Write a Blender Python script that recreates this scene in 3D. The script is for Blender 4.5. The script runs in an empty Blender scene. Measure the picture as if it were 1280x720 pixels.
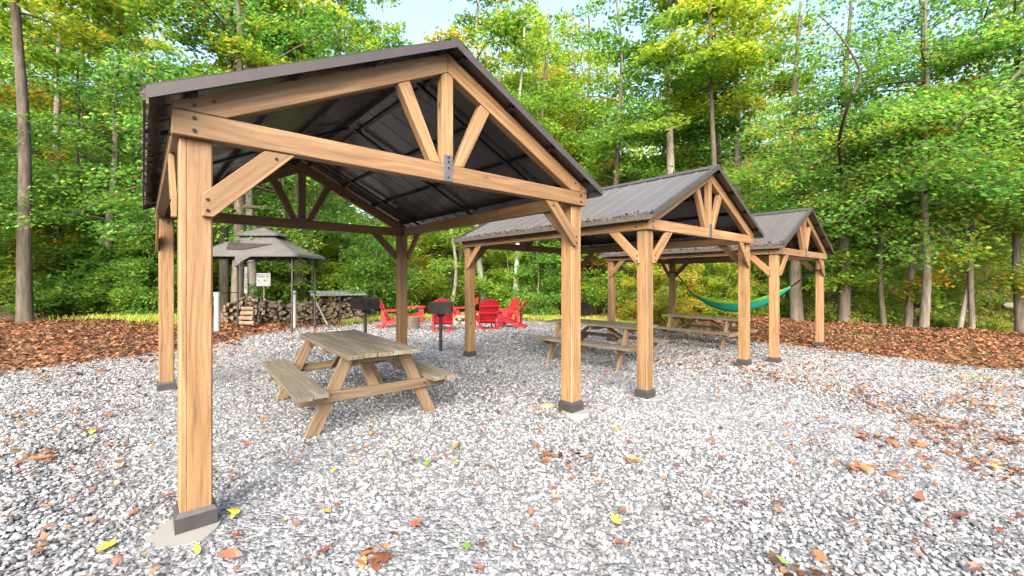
import bpy, bmesh, math, random
import numpy as np
from mathutils import Vector, Matrix

scn = bpy.context.scene
COL = scn.collection
R = math.radians
F, YH, CAMH = 533.07, 350.33, 1.4043          # camera solved from the photograph (pixels at 1280 wide)

# ------------------------------------------------------------------ helpers
def link(o, parent=None):
    COL.objects.link(o)
    if parent is not None:
        o.parent = parent
    return o

def tag(o, label=None, cat=None, group=None, kind=None):
    if label: o['label'] = label
    if cat: o['category'] = cat
    if group: o['group'] = group
    if kind: o['kind'] = kind
    return o

def empty(name, loc=(0, 0, 0), rz=0.0):
    o = bpy.data.objects.new(name, None)
    o.empty_display_size = .2
    o.location = loc
    o.rotation_euler = (0, 0, rz)
    return link(o)

def children(o):
    return list(o.children)

def copy_tree(o, parent=None):
    c = o.copy()
    link(c, parent)
    for ch in children(o):
        copy_tree(ch, c)
    return c

def bm_obj(name, bm, mats, parent=None, smooth=False, matrix=None):
    me = bpy.data.meshes.new(name)
    bmesh.ops.recalc_face_normals(bm, faces=bm.faces[:])
    bm.to_mesh(me)
    bm.free()
    for m in (mats if isinstance(mats, (list, tuple)) else [mats]):
        me.materials.append(m)
    if smooth:
        me.polygons.foreach_set('use_smooth', [True] * len(me.polygons))
    o = bpy.data.objects.new(name, me)
    link(o, parent)
    if matrix is not None:
        o.matrix_local = matrix
    return o

def np_mesh(name, verts, counts, loops, mats, tint=None, smooth=False, mat_idx=None):
    """mesh from numpy arrays: verts (n,3), counts = vertices per face, loops = flat vertex indices"""
    me = bpy.data.meshes.new(name)
    verts = np.ascontiguousarray(verts, dtype=np.float32)
    counts = np.asarray(counts, dtype=np.int32)
    loops = np.asarray(loops, dtype=np.int32)
    me.vertices.add(len(verts)); me.vertices.foreach_set('co', verts.ravel())
    me.loops.add(len(loops)); me.loops.foreach_set('vertex_index', loops)
    me.polygons.add(len(counts))
    starts = np.concatenate(([0], np.cumsum(counts)[:-1])).astype(np.int32)
    me.polygons.foreach_set('loop_start', starts)
    me.polygons.foreach_set('loop_total', counts)
    if mat_idx is not None:
        me.polygons.foreach_set('material_index', np.asarray(mat_idx, dtype=np.int32))
    me.polygons.foreach_set('use_smooth', np.full(len(counts), bool(smooth)))
    if tint is not None:
        a = me.attributes.new('tint', 'FLOAT', 'POINT')
        a.data.foreach_set('value', np.ascontiguousarray(tint, dtype=np.float32))
    for m in (mats if isinstance(mats, (list, tuple)) else [mats]):
        me.materials.append(m)
    me.update(calc_edges=True)
    return me

def np_obj(name, me, parent=None):
    return link(bpy.data.objects.new(name, me), parent)

def frame(origin, xdir, zhint=(0, 0, 1)):
    x = Vector(xdir).normalized()
    z = Vector(zhint)
    z = (z - x * z.dot(x))
    if z.length < 1e-4:
        z = Vector((0, 1, 0)); z = z - x * z.dot(x)
    z.normalize()
    y = z.cross(x)
    m = Matrix((x, y, z)).transposed().to_4x4()
    m.translation = Vector(origin)
    return m

def bevel(bm, w, seg=1):
    es = [e for e in bm.edges if len(e.link_faces) == 2 and e.calc_face_angle(0) > .6]
    if es and w > 0:
        bmesh.ops.bevel(bm, geom=es, offset=w, segments=seg, affect='EDGES', clamp_overlap=True)

def add_cyl(bm, p0, p1, r0, r1=None, n=10, mat=0, cap=True):
    r1 = r0 if r1 is None else r1
    p0, p1 = Vector(p0), Vector(p1)
    m = frame(p0, p1 - p0)
    Y, Z = m.col[1].to_3d(), m.col[2].to_3d()
    a, b = [], []
    for i in range(n):
        t = 2 * math.pi * i / n
        d = Y * math.cos(t) + Z * math.sin(t)
        a.append(bm.verts.new(p0 + d * r0)); b.append(bm.verts.new(p1 + d * r1))
    fs = []
    for i in range(n):
        fs.append(bm.faces.new((a[i], a[(i + 1) % n], b[(i + 1) % n], b[i])))
    if cap:
        fs.append(bm.faces.new(a[::-1])); fs.append(bm.faces.new(b))
    for f in fs: f.material_index = mat
    return fs

def add_box(bm, c, s, mat=0, m=None):
    vs = []
    for dx in (-.5, .5):
        for dy in (-.5, .5):
            for dz in (-.5, .5):
                v = Vector((c[0] + dx * s[0], c[1] + dy * s[1], c[2] + dz * s[2]))
                vs.append(bm.verts.new(m @ v if m is not None else v))
    q = [(0, 1, 3, 2), (4, 6, 7, 5), (0, 4, 5, 1), (2, 3, 7, 6), (0, 2, 6, 4), (1, 5, 7, 3)]
    fs = [bm.faces.new([vs[i] for i in f]) for f in q]
    for f in fs: f.material_index = mat
    return fs

def plank(name, pts, ext, xdir, mat, parent, bev=.004, bolts=(), boltmat=None, zhint=(0, 0, 1), bolt_r=.011):
    """polygon pts (parent space) swept along ext; the grain (local X) follows xdir"""
    pts = [Vector(p) for p in pts]
    ext = Vector(ext)
    c = sum(pts, Vector()) / len(pts) + ext * .5
    M = frame(c, xdir, zhint)
    I = M.inverted()
    bm = bmesh.new()
    a = [bm.verts.new(I @ p) for p in pts]
    b = [bm.verts.new(I @ (p + ext)) for p in pts]
    n = len(pts)
    bm.faces.new(a); bm.faces.new(b[::-1])
    for i in range(n):
        bm.faces.new((a[i], b[i], b[(i + 1) % n], a[(i + 1) % n]))
    bmesh.ops.recalc_face_normals(bm, faces=bm.faces[:])
    bevel(bm, bev)
    en = ext.normalized()
    for p in bolts:                                        # bolt heads on both faces
        p = Vector(p)
        t = (p - pts[0]).dot(en)
        for s0, s1 in ((-.006, .004), (ext.length - .004, ext.length + .006)):
            add_cyl(bm, I @ (p - en * t + en * s0), I @ (p - en * t + en * s1), bolt_r, n=8, mat=1)
    return bm_obj(name, bm, [mat, boltmat or mat], parent, matrix=M)

def bar(name, p0, p1, w, d, mat, parent, bev=.004, zhint=(0, 0, 1)):
    p0, p1 = Vector(p0), Vector(p1)
    M = frame((p0 + p1) * .5, p1 - p0, zhint)
    bm = bmesh.new()
    add_box(bm, (0, 0, 0), ((p1 - p0).length, w, d))
    bevel(bm, bev)
    return bm_obj(name, bm, mat, parent, matrix=M)

def boxes(name, lst, xdir, mat, parent, bev=.004, zhint=(0, 0, 1)):
    """several boards (centre, size along x/y/z of the local frame) as one part"""
    M = frame(lst[0][0], xdir, zhint)
    I = M.inverted()
    bm = bmesh.new()
    for c, s in lst:
        add_box(bm, I @ Vector(c), s)
    bevel(bm, bev)
    return bm_obj(name, bm, mat, parent, matrix=M)

# ------------------------------------------------------------------ materials
def mat(name):
    m = bpy.data.materials.new(name)
    m.use_nodes = True
    nt = m.node_tree
    return m, nt, nt.nodes['Principled BSDF']

class N:
    def __init__(s, nt): s.nt = nt
    def __call__(s, typ, inp=None, **kw):
        n = s.nt.nodes.new(typ)
        for k, v in kw.items(): setattr(n, k, v)
        for k, v in (inp or {}).items():
            if isinstance(v, bpy.types.NodeSocket): s.nt.links.new(v, n.inputs[k])
            else: n.inputs[k].default_value = v
        return n

def ramp(n, fac, stops, interp='LINEAR'):
    r = n('ShaderNodeValToRGB', {'Fac': fac})
    e = r.color_ramp
    e.interpolation = interp
    while len(e.elements) < len(stops): e.elements.new(.5)
    for el, (p, c) in zip(e.elements, stops):
        el.position = p
        el.color = (c[0], c[1], c[2], 1) if not isinstance(c, float) else (c, c, c, 1)
    return r.outputs['Color']

def mixc(n, fac, a, b, blend='MIX'):
    m = n('ShaderNodeMix', data_type='RGBA', blend_type=blend)
    for i, v in ((0, fac), (6, a), (7, b)):
        if isinstance(v, bpy.types.NodeSocket): n.nt.links.new(v, m.inputs[i])
        else: m.inputs[i].default_value = v if i == 0 else (v[0], v[1], v[2], 1)
    return m.outputs[2]

def wood(name, dark, mid, light, rough=.62, knots=.5, grime=0.0, grain=1.0, sat=1.0, crack=0.0):
    m, nt, p = mat(name); n = N(nt)
    tc = n('ShaderNodeTexCoord').outputs['Object']
    rnd = n('ShaderNodeObjectInfo').outputs['Random']
    off = n('ShaderNodeVectorMath', {0: (37.0, 19.0, 53.0)}, operation='SCALE')
    nt.links.new(rnd, off.inputs['Scale'])
    co = n('ShaderNodeVectorMath', {0: tc, 1: off.outputs[0]}, operation='ADD').outputs[0]
    warp = n('ShaderNodeTexNoise', {'Vector': n('ShaderNodeVectorMath', {0: co, 1: (1.2, 3, 3)}, operation='MULTIPLY').outputs[0], 'Scale': 1.0, 'Detail': 2.0}).outputs['Color']
    wv = n('ShaderNodeVectorMath', {0: warp, 'Scale': .09}, operation='SCALE').outputs[0]
    cw = n('ShaderNodeVectorMath', {0: co, 1: wv}, operation='ADD').outputs[0]
    fine = n('ShaderNodeTexNoise', {'Vector': n('ShaderNodeVectorMath', {0: cw, 1: (1.6, 46, 46)}, operation='MULTIPLY').outputs[0], 'Scale': 1.0, 'Detail': 5.0, 'Roughness': .62}).outputs['Fac']
    rings = n('ShaderNodeTexNoise', {'Vector': n('ShaderNodeVectorMath', {0: cw, 1: (.55, 11, 11)}, operation='MULTIPLY').outputs[0], 'Scale': 1.0, 'Detail': 3.0}).outputs['Fac']
    broad = n('ShaderNodeTexNoise', {'Vector': n('ShaderNodeVectorMath', {0: co, 1: (.9, 2.5, 2.5)}, operation='MULTIPLY').outputs[0], 'Scale': 1.0, 'Detail': 2.0}).outputs['Fac']
    g = n('ShaderNodeMix', {0: .40, 2: fine, 3: rings}).outputs[0]
    c = ramp(n, g, [(.38, dark), (.5, mid), (.61, light)])
    # board to board and along-board colour change
    c = mixc(n, n('ShaderNodeMath', {0: ramp(n, broad, [(.35, 0.0), (.7, 1.0)]), 1: .5}, operation='MULTIPLY').outputs[0], c, [x * .72 for x in mid])
    hv = n('ShaderNodeHueSaturation', {'Color': c, 'Saturation': sat})
    vv = n('ShaderNodeMapRange', {'Value': rnd, 'To Min': .84, 'To Max': 1.14}).outputs[0]
    nt.links.new(vv, hv.inputs['Value'])
    c = hv.outputs[0]
    kc = n('ShaderNodeVectorMath', {0: cw, 1: (3.2, 6.5, 6.5)}, operation='MULTIPLY').outputs[0]
    vn = n('ShaderNodeTexVoronoi', {'Vector': kc, 'Scale': 1.0, 'Randomness': 1.0})
    gate = n('ShaderNodeMath', {0: n('ShaderNodeSeparateColor', {0: vn.outputs['Color']}).outputs[0], 1: .62}, operation='GREATER_THAN').outputs[0]
    kf = ramp(n, vn.outputs['Distance'], [(.05, 1.0), (.085, .75), (.11, .28), (.2, 0.0)])
    kf = n('ShaderNodeMath', {0: n('ShaderNodeMath', {0: kf, 1: knots}, operation='MULTIPLY').outputs[0], 1: gate}, operation='MULTIPLY').outputs[0]
    c = mixc(n, kf, c, [x * .36 for x in dark])
    # tiny nail and check marks
    sp = n('ShaderNodeTexVoronoi', {'Vector': n('ShaderNodeVectorMath', {0: co, 1: (14, 34, 34)}, operation='MULTIPLY').outputs[0], 'Scale': 1.0}).outputs['Distance']
    sf = ramp(n, sp, [(.05, .6), (.1, 0.0)])
    c = mixc(n, sf, c, [x * .3 for x in dark])
    if crack:
        ck = n('ShaderNodeTexNoise', {'Vector': n('ShaderNodeVectorMath', {0: cw, 1: (.8, 70, 70)}, operation='MULTIPLY').outputs[0], 'Scale': 1.0, 'Detail': 2.0}).outputs['Fac']
        cf = ramp(n, ck, [(.3, crack), (.36, 0.0)])
        c = mixc(n, cf, c, [x * .25 for x in dark])
    if grime:
        gn = n('ShaderNodeTexNoise', {'Vector': co, 'Scale': 3.5, 'Detail': 6.0, 'Roughness': .7}).outputs['Fac']
        gf = n('ShaderNodeMath', {0: ramp(n, gn, [(.42, 0.0), (.68, 1.0)]), 1: grime}, operation='MULTIPLY').outputs[0]
        c = mixc(n, gf, c, (.072, .070, .046))
    nt.links.new(c, p.inputs['Base Color'])
    p.inputs['Roughness'].default_value = rough
    b = n('ShaderNodeBump', {'Height': g, 'Strength': .35 * grain, 'Distance': .01})
    nt.links.new(b.outputs[0], p.inputs['Normal'])
    return m

def plain(name, col, rough=.5, metal=0.0, noise=.15, scale=6.0, bump=0.0, spec=.5, col2=None, stretch=(1, 1, 1), fac=(.35, .7)):
    m, nt, p = mat(name); n = N(nt)
    tc = n('ShaderNodeTexCoord').outputs['Object']
    co = n('ShaderNodeVectorMath', {0: tc, 1: stretch}, operation='MULTIPLY').outputs[0]
    ns = n('ShaderNodeTexNoise', {'Vector': co, 'Scale': scale, 'Detail': 7.0, 'Roughness': .65}).outputs['Fac']
    lo = col2 or [x * (1 - noise) for x in col]
    c = ramp(n, ns, [(fac[0], lo), (fac[1], [min(1, x * (1 + (noise if col2 is None else 0))) for x in col])])
    nt.links.new(c, p.inputs['Base Color'])
    p.inputs['Roughness'].default_value = rough
    p.inputs['Metallic'].default_value = metal
    p.inputs['Specular IOR Level'].default_value = spec
    rr = n('ShaderNodeMapRange', {'Value': ns, 'To Min': max(0.02, rough - .12), 'To Max': min(1, rough + .12)}).outputs[0]
    nt.links.new(rr, p.inputs['Roughness'])
    if bump:
        b = n('ShaderNodeBump', {'Height': ns, 'Strength': bump, 'Distance': .01})
        nt.links.new(b.outputs[0], p.inputs['Normal'])
    return m

def leafmat(name, stops, trans=.45, rough=.5, objvar=.08):
    m, nt, p = mat(name); n = N(nt)
    t = n('ShaderNodeAttribute', attribute_name='tint').outputs['Fac']
    rnd = n('ShaderNodeObjectInfo').outputs['Random']
    o = n('ShaderNodeMapRange', {'Value': rnd, 'To Min': -objvar, 'To Max': objvar}).outputs[0]
    t = n('ShaderNodeMath', {0: t, 1: o}, operation='ADD').outputs[0]
    c = ramp(n, t, stops)
    nt.links.new(c, p.inputs['Base Color'])
    p.inputs['Roughness'].default_value = rough
    p.inputs['Specular IOR Level'].default_value = .35
    if trans > 0:
        hs = n('ShaderNodeHueSaturation', {'Color': c, 'Saturation': 1.02, 'Value': 1.7, 'Hue': .490})
        tr = n('ShaderNodeBsdfTranslucent', {'Color': hs.outputs[0]})
        mx = n('ShaderNodeMixShader', {0: trans})
        out = nt.nodes['Material Output']
        nt.links.new(p.outputs[0], mx.inputs[1]); nt.links.new(tr.outputs[0], mx.inputs[2])
        nt.links.new(mx.outputs[0], out.inputs['Surface'])
    return m

M = {}
M['cedar'] = wood('cedar', (.104, .054, .020), (.174, .098, .041), (.238, .147, .071), knots=.95, crack=.4)
M['table_wood'] = wood('table_wood', (.058, .047, .033), (.106, .089, .064), (.172, .150, .116), rough=.8, knots=.5, grime=.45, grain=1.5, crack=.8)
M['leg_wood'] = wood('leg_wood', (.078, .049, .025), (.135, .089, .048), (.19, .134, .082), rough=.75, knots=.7, grime=.3, grain=1.4, crack=.6)
M['bolt'] = plain('bolt', (.012, .012, .013), .45, .6)
M['plate'] = plain('plate', (.085, .085, .092), .5, .4, scale=12)
M['trim'] = plain('trim', (.040, .037, .036), .45, .25, .12, 9)
M['roof_top'] = plain('roof_top', (.078, .073, .075), .42, .15, .14, 1.1, col2=(.062, .057, .057), stretch=(1, 1, 1))
M['roof_under'] = plain('roof_under', (.046, .037, .034), .25, 0, .08, 1.5, spec=.6)
M['roof_trim'] = plain('roof_trim', (.040, .034, .033), .5, .2, .12, 5)
M['steel'] = plain('steel', (.008, .008, .008), .4, .2)
M['debris'] = plain('debris', (.085, .072, .058), .95, 0, .2, 38, bump=1.0, col2=(.02, .017, .013))
M['concrete'] = plain('concrete', (.15, .148, .142), .9, 0, .15, 7, bump=.35, col2=(.15, .135, .108), fac=(.3, .5))
M['red'] = plain('red', (.25, .007, .014), .42, 0, .10, 4)
M['black'] = plain('black', (.018, .018, .019), .55, .3, .4, 8, bump=.1)
M['grill_face'] = plain('grill_face', (.03, .03, .031), .32, .7, .3, 6, col2=(.012, .011, .01))
M['canvas'] = plain('canvas', (.066, .063, .065), .95, 0, .10, 3, bump=.15, col2=(.046, .043, .043))
M['canvas_dark'] = plain('canvas_dark', (.016, .009, .0085), .9, 0, .15, 6)
M['frame_dark'] = plain('frame_dark', (.022, .024, .022), .5, .4)
M['pvc'] = plain('pvc', (.20, .206, .212), .35, 0, .05, 5)
M['sign'] = plain('sign', (.21, .218, .23), .5, 0, .04, 5)
M['ink'] = plain('ink', (.025, .03, .03), .6)
M['tin'] = plain('tin', (.19, .197, .208), .5, .3, .15, 4)
M['bark'] = plain('bark', (.145, .121, .096), .95, 0, .2, 4.5, bump=1.0, col2=(.062, .05, .037), stretch=(3, 3, .55), fac=(.36, .66))
M['bark_dark'] = plain('bark_dark', (.095, .078, .060), .95, 0, .2, 5, bump=1.0, col2=(.034, .028, .021), stretch=(3, 3, .5), fac=(.36, .66))
M['limb'] = plain('limb', (.085, .068, .05), .95, 0, .3, 6, col2=(.035, .028, .02), stretch=(2, 2, 2))  # darker than trunk bark: shade among the branches put into the colour
M['bark_pale'] = plain('bark_pale', (.21, .193, .172), .9, 0, .2, 5, bump=.6, col2=(.13, .115, .098), stretch=(2, 2, .9), fac=(.34, .6))
M['birch'] = plain('birch', (.27, .262, .25), .8, 0, .2, 4, bump=.4, col2=(.13, .118, .105), stretch=(1, 1, 2.5), fac=(.25, .45))
M['log_bark'] = plain('log_bark', (.11, .082, .06), .95, 0, .2, 9, bump=1.0, col2=(.042, .032, .024), stretch=(.4, 2, 2))
M['log_end'] = plain('log_end', (.175, .122, .082), .9, 0, .2, 14, bump=.4, col2=(.08, .054, .036))
M['log_pale'] = plain('log_pale', (.21, .155, .105), .9, 0, .2, 12, bump=.3, col2=(.21, .14, .09))
M['teal'] = plain('teal', (.008, .27, .20), .55, 0, .12, 3, stretch=(1, 1, 5))
M['lime'] = plain('lime', (.15, .32, .02), .55, 0, .12, 3)
M['stone_tan'] = plain('stone_tan', (.25, .17, .105), .85, 0, .15, 14, bump=.5)
G_DARK, G_MID, G_LITE, G_YEL = (.028, .090, .016), (.066, .170, .024), (.135, .26, .036), (.40, .40, .035)
M['maple'] = leafmat('maple', [(0, G_DARK), (.38, (.060, .175, .026)), (.72, (.115, .255, .040)), (.93, (.20, .31, .045)), (1, (.45, .24, .03))], .6, .42)
M['leaf_mid'] = leafmat('leaf_mid', [(0, G_DARK), (.35, G_MID), (.7, G_LITE), (.95, (.25, .32, .03)), (1, (.4, .25, .03))], .58)
M['leaf_yellow'] = leafmat('leaf_yellow', [(0, (.09, .19, .014)), (.4, (.20, .29, .024)), (.75, (.36, .37, .04)), (1, (.5, .34, .06))], .55)
M['leaf_autumn'] = leafmat('leaf_autumn', [(0, (.16, .22, .02)), (.4, (.4, .33, .06)), (.75, (.5, .27, .08)), (1, (.5, .18, .05))], .5)
M['hemlock'] = leafmat('hemlock', [(0, (.022, .062, .015)), (.5, (.060, .145, .026)), (1, (.13, .25, .035))], .48, .45)
M['brush'] = leafmat('brush', [(0, (.07, .15, .02)), (.4, (.17, .26, .035)), (.75, (.34, .36, .075)), (1, (.46, .38, .16))], .5)
M['shrub'] = leafmat('shrub', [(0, (.035, .095, .014)), (.45, (.10, .205, .024)), (.8, (.20, .31, .035)), (1, (.36, .38, .05))], .52)
M['grass'] = leafmat('grass', [(0, (.10, .19, .02)), (.5, (.26, .34, .04)), (1, (.5, .45, .12))], .4, .6)
M['litter'] = leafmat('litter', [(0, (.030, .015, .011)), (.3, (.105, .042, .020)), (.6, (.20, .084, .035)), (.85, (.25, .125, .055)), (.96, (.26, .17, .075)), (1, (.32, .23, .05))], .12, .75)

def solid_leaf(name, a, b):
    m, nt, p = mat(name); n = N(nt)
    tc = n('ShaderNodeTexCoord').outputs['Object']
    ns = n('ShaderNodeTexNoise', {'Vector': tc, 'Scale': 28.0, 'Detail': 5.0}).outputs['Fac']
    hv = n('ShaderNodeHueSaturation', {'Color': ramp(n, ns, [(.35, a), (.65, b)])})
    vv = n('ShaderNodeMapRange', {'Value': n('ShaderNodeObjectInfo').outputs['Random'], 'To Min': .65, 'To Max': 1.2}).outputs[0]
    nt.links.new(vv, hv.inputs['Value'])
    nt.links.new(hv.outputs[0], p.inputs['Base Color'])
    p.inputs['Roughness'].default_value = .6
    return m
LEAFC = {
    'rust': solid_leaf('leaf_rust', (.085, .026, .016), (.19, .066, .030)),
    'brown': solid_leaf('leaf_brown', (.06, .028, .018), (.12, .054, .030)),
    'tan': solid_leaf('leaf_tan', (.12, .062, .036), (.235, .135, .075)),
    'orange': solid_leaf('leaf_orange', (.24, .085, .02), (.33, .145, .035)),
    'yellow': solid_leaf('leaf_gold', (.33, .22, .015), (.40, .30, .03)),
    'green': solid_leaf('leaf_green', (.075, .16, .015), (.13, .24, .02)),
}

# ------------------------------------------------------------------ terrain
POLY = np.array([(-9.5, -7), (-8.6, 2), (-8.0, 5.3), (-7.4, 6.4), (-6.95, 8.0), (-6.6, 10.8), (-6.6, 12.3), (-6.4, 13.7), (-5.7, 15.0), (-4.6, 17.1), (-2, 18.7), (.2, 18.5),
                 (1.8, 16.9), (3.4, 15.3), (5.3, 14.5), (6.7, 12.3), (7.5, 11.2), (7.8, 10.5), (8.4, 9.75), (8.95, 8.45), (10.2, 8.0), (14, 7.4), (17, 4), (17, -7)], float)

def sdist(x, y):
    """signed distance to the gravel outline, negative inside"""
    x = np.asarray(x, float); y = np.asarray(y, float)
    d = np.full(x.shape, 1e9); ins = np.zeros(x.shape, bool)
    n = len(POLY)
    for i in range(n):
        ax, ay = POLY[i]; bx, by = POLY[(i + 1) % n]
        ex, ey = bx - ax, by - ay
        t = np.clip(((x - ax) * ex + (y - ay) * ey) / (ex * ex + ey * ey), 0, 1)
        d = np.minimum(d, np.hypot(x - ax - t * ex, y - ay - t * ey))
        c = ((ay > y) != (by > y)) & (x < (bx - ax) * (y - ay) / (by - ay + 1e-12) + ax)
        ins ^= c
    return np.where(ins, -d, d)

def smooth(a, b, t):
    t = np.clip((t - a) / (b - a), 0, 1)
    return t * t * (3 - 2 * t)

def H(x, y):
    x = np.asarray(x, float); y = np.asarray(y, float)
    s = np.clip((x + .6) * .7553 + (y - 3.544) * .6553, -2.5, 11)
    z = -.028 * s - .032 + .031 * np.sin(2 * math.pi * s / 4.78) * (np.abs(y - 5) < 40)
    d = np.maximum(sdist(x, y), 0)
    right = smooth(2, 7, x) * smooth(4, 9, y)
    z = z + right * .24 * smooth(.3, 3.0, d) - right * .5 * smooth(4.5, 8, d)
    left = smooth(-6, -13, x)
    z = z + .10 * left * smooth(0, 3, d)
    z = z + .05 * smooth(.5, 2.5, d) * (np.sin(x * 1.7 + 1.3) * np.sin(y * 1.9) + .6 * np.sin(x * .8 - y * 1.1))
    dd = np.maximum(d - 4.0 - 3.5 * left - 3 * right, 0) * smooth(0, 8, y)
    slope = .36 - .20 * left - .10 * right
    z = z + 11 * np.tanh(slope * dd * dd / (dd + 3.0) / 11)
    return z

def Hf(x, y):
    return float(H(np.array([x]), np.array([y]))[0])

def at(px, D):
    """ground point on the ray through picture column px at distance D"""
    x = (px - 640) / F * D
    return x, D, Hf(x, D)

# ground sheet
def build_ground():
    xs = np.concatenate((np.arange(-90, -24, 3.0), np.arange(-24, 24, .5), np.arange(24, 91, 3.0)))
    ys = np.concatenate((np.arange(-30, -4, 3.0), np.arange(-4, 30, .5), np.arange(30, 101, 3.0)))
    X, Y = np.meshgrid(xs, ys)
    Z = H(X, Y) - .035
    v = np.stack((X.ravel(), Y.ravel(), Z.ravel()), 1)
    nx, ny = len(xs), len(ys)
    i = np.arange(nx - 1)[None, :] + np.arange(ny - 1)[:, None] * nx
    i = i.ravel()
    q = np.stack((i, i + 1, i + 1 + nx, i + nx), 1)
    m, nt, p = mat('forest_floor'); n = N(nt)
    tc = n('ShaderNodeTexCoord').outputs['Object']
    wn = n('ShaderNodeTexNoise', {'Vector': tc, 'Scale': 9.0, 'Detail': 3.0}).outputs['Color']
    wv = n('ShaderNodeVectorMath', {0: wn, 'Scale': .12}, operation='SCALE').outputs[0]
    co = n('ShaderNodeVectorMath', {0: tc, 1: wv}, operation='ADD').outputs[0]
    vo = n('ShaderNodeTexVoronoi', {'Vector': co, 'Scale': 13.0})
    c = ramp(n, n('ShaderNodeSeparateColor', {0: vo.outputs['Color']}).outputs[0], [(0, (.03, .015, .010)), (.35, (.075, .032, .018)), (.7, (.13, .055, .026)), (1, (.19, .10, .045))])
    big = n('ShaderNodeTexNoise', {'Vector': tc, 'Scale': .35, 'Detail': 5.0}).outputs['Fac']
    c = mixc(n, ramp(n, big, [(.48, 0.0), (.62, .75)]), c, (.075, .085, .03))
    nt.links.new(c, p.inputs['Base Color'])
    p.inputs['Roughness'].default_value = .95
    b = n('ShaderNodeBump', {'Height': vo.outputs['Distance'], 'Strength': .8, 'Distance': .05})
    nt.links.new(b.outputs[0], p.inputs['Normal'])
    me = np_mesh('forest_floor', v, np.full(len(q), 4), q.ravel(), m, smooth=True)
    tag(np_obj('ground', me), kind='structure')

def build_gravel():
    bm = bmesh.new()
    vs = [bm.verts.new((x, y, 0)) for x, y in POLY]
    bm.faces.new(vs)
    # cut on a regular grid so that it follows the ground
    for x in np.arange(-9, 17, 1.0):
        bmesh.ops.bisect_plane(bm, geom=bm.verts[:] + bm.edges[:] + bm.faces[:], plane_co=(x + .013, 0, 0), plane_no=(1, 0, 0))
    for y in np.arange(-6, 19, 1.0):
        bmesh.ops.bisect_plane(bm, geom=bm.verts[:] + bm.edges[:] + bm.faces[:], plane_co=(0, y + .017, 0), plane_no=(0, 1, 0))
    co = np.array([v.co[:] for v in bm.verts])
    z = H(co[:, 0], co[:, 1])
    for v, zz in zip(bm.verts, z): v.co.z = zz
    m, nt, p = mat('gravel_bed'); n = N(nt)
    tc = n('ShaderNodeTexCoord').outputs['Object']
    vo = n('ShaderNodeTexVoronoi', {'Vector': tc, 'Scale': 24.0})
    vo2 = n('ShaderNodeTexVoronoi', {'Vector': tc, 'Scale': 47.0})
    g1 = n('ShaderNodeSeparateColor', {0: vo.outputs['Color']}).outputs[0]
    st = [(0, (.058, .062, .068)), (.3, (.095, .101, .110)), (.6, (.142, .149, .160)), (.85, (.195, .203, .214)), (1, (.26, .266, .272))]
    c1 = ramp(n, g1, st)
    g2 = n('ShaderNodeSeparateColor', {0: vo2.outputs['Color']}).outputs[1]
    c = mixc(n, .35, c1, ramp(n, g2, st))
    pn = n('ShaderNodeTexNoise', {'Vector': tc, 'Scale': .9, 'Detail': 4.0, 'Roughness': .6}).outputs['Fac']
    c = mixc(n, ramp(n, pn, [(.38, .30), (.58, 0.0)]), c, (.085, .088, .088))
    nt.links.new(c, p.inputs['Base Color'])
    p.inputs['Roughness'].default_value = .9
    hh = n('ShaderNodeMath', {0: vo.outputs['Distance'], 1: vo2.outputs['Distance']}, operation='ADD').outputs[0]
    b = n('ShaderNodeBump', {'Height': hh, 'Strength': .9, 'Distance': .02}, invert=True)
    nt.links.new(b.outputs[0], p.inputs['Normal'])
    o = bm_obj('gravel_yard', bm, m)
    for pl in o.data.polygons:
        if pl.normal.z < 0: pl.flip()
    tag(o, kind='structure')

build_ground(); build_gravel()

# ------------------------------------------------------------------ pavilions
PAV = [(-.5998, 3.5438, 0.0), (2.9945, 6.7071, -.136), (6.5868, 9.7743, -.268)]
TH = .7135
W, L, PH = 3.274, 3.992, .077
BE, HB, BH = 1.749, 2.2, .14
SL = .495
EE, ZE, ZR = 1.842, 2.369, 3.281
OH = .248

def pav_world(k, u, v, w=0):
    x, y, z = PAV[k]
    c, s = math.cos(TH), math.sin(TH)
    return Vector((x + u * c - v * s, y + u * s + v * c, z + w))

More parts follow.
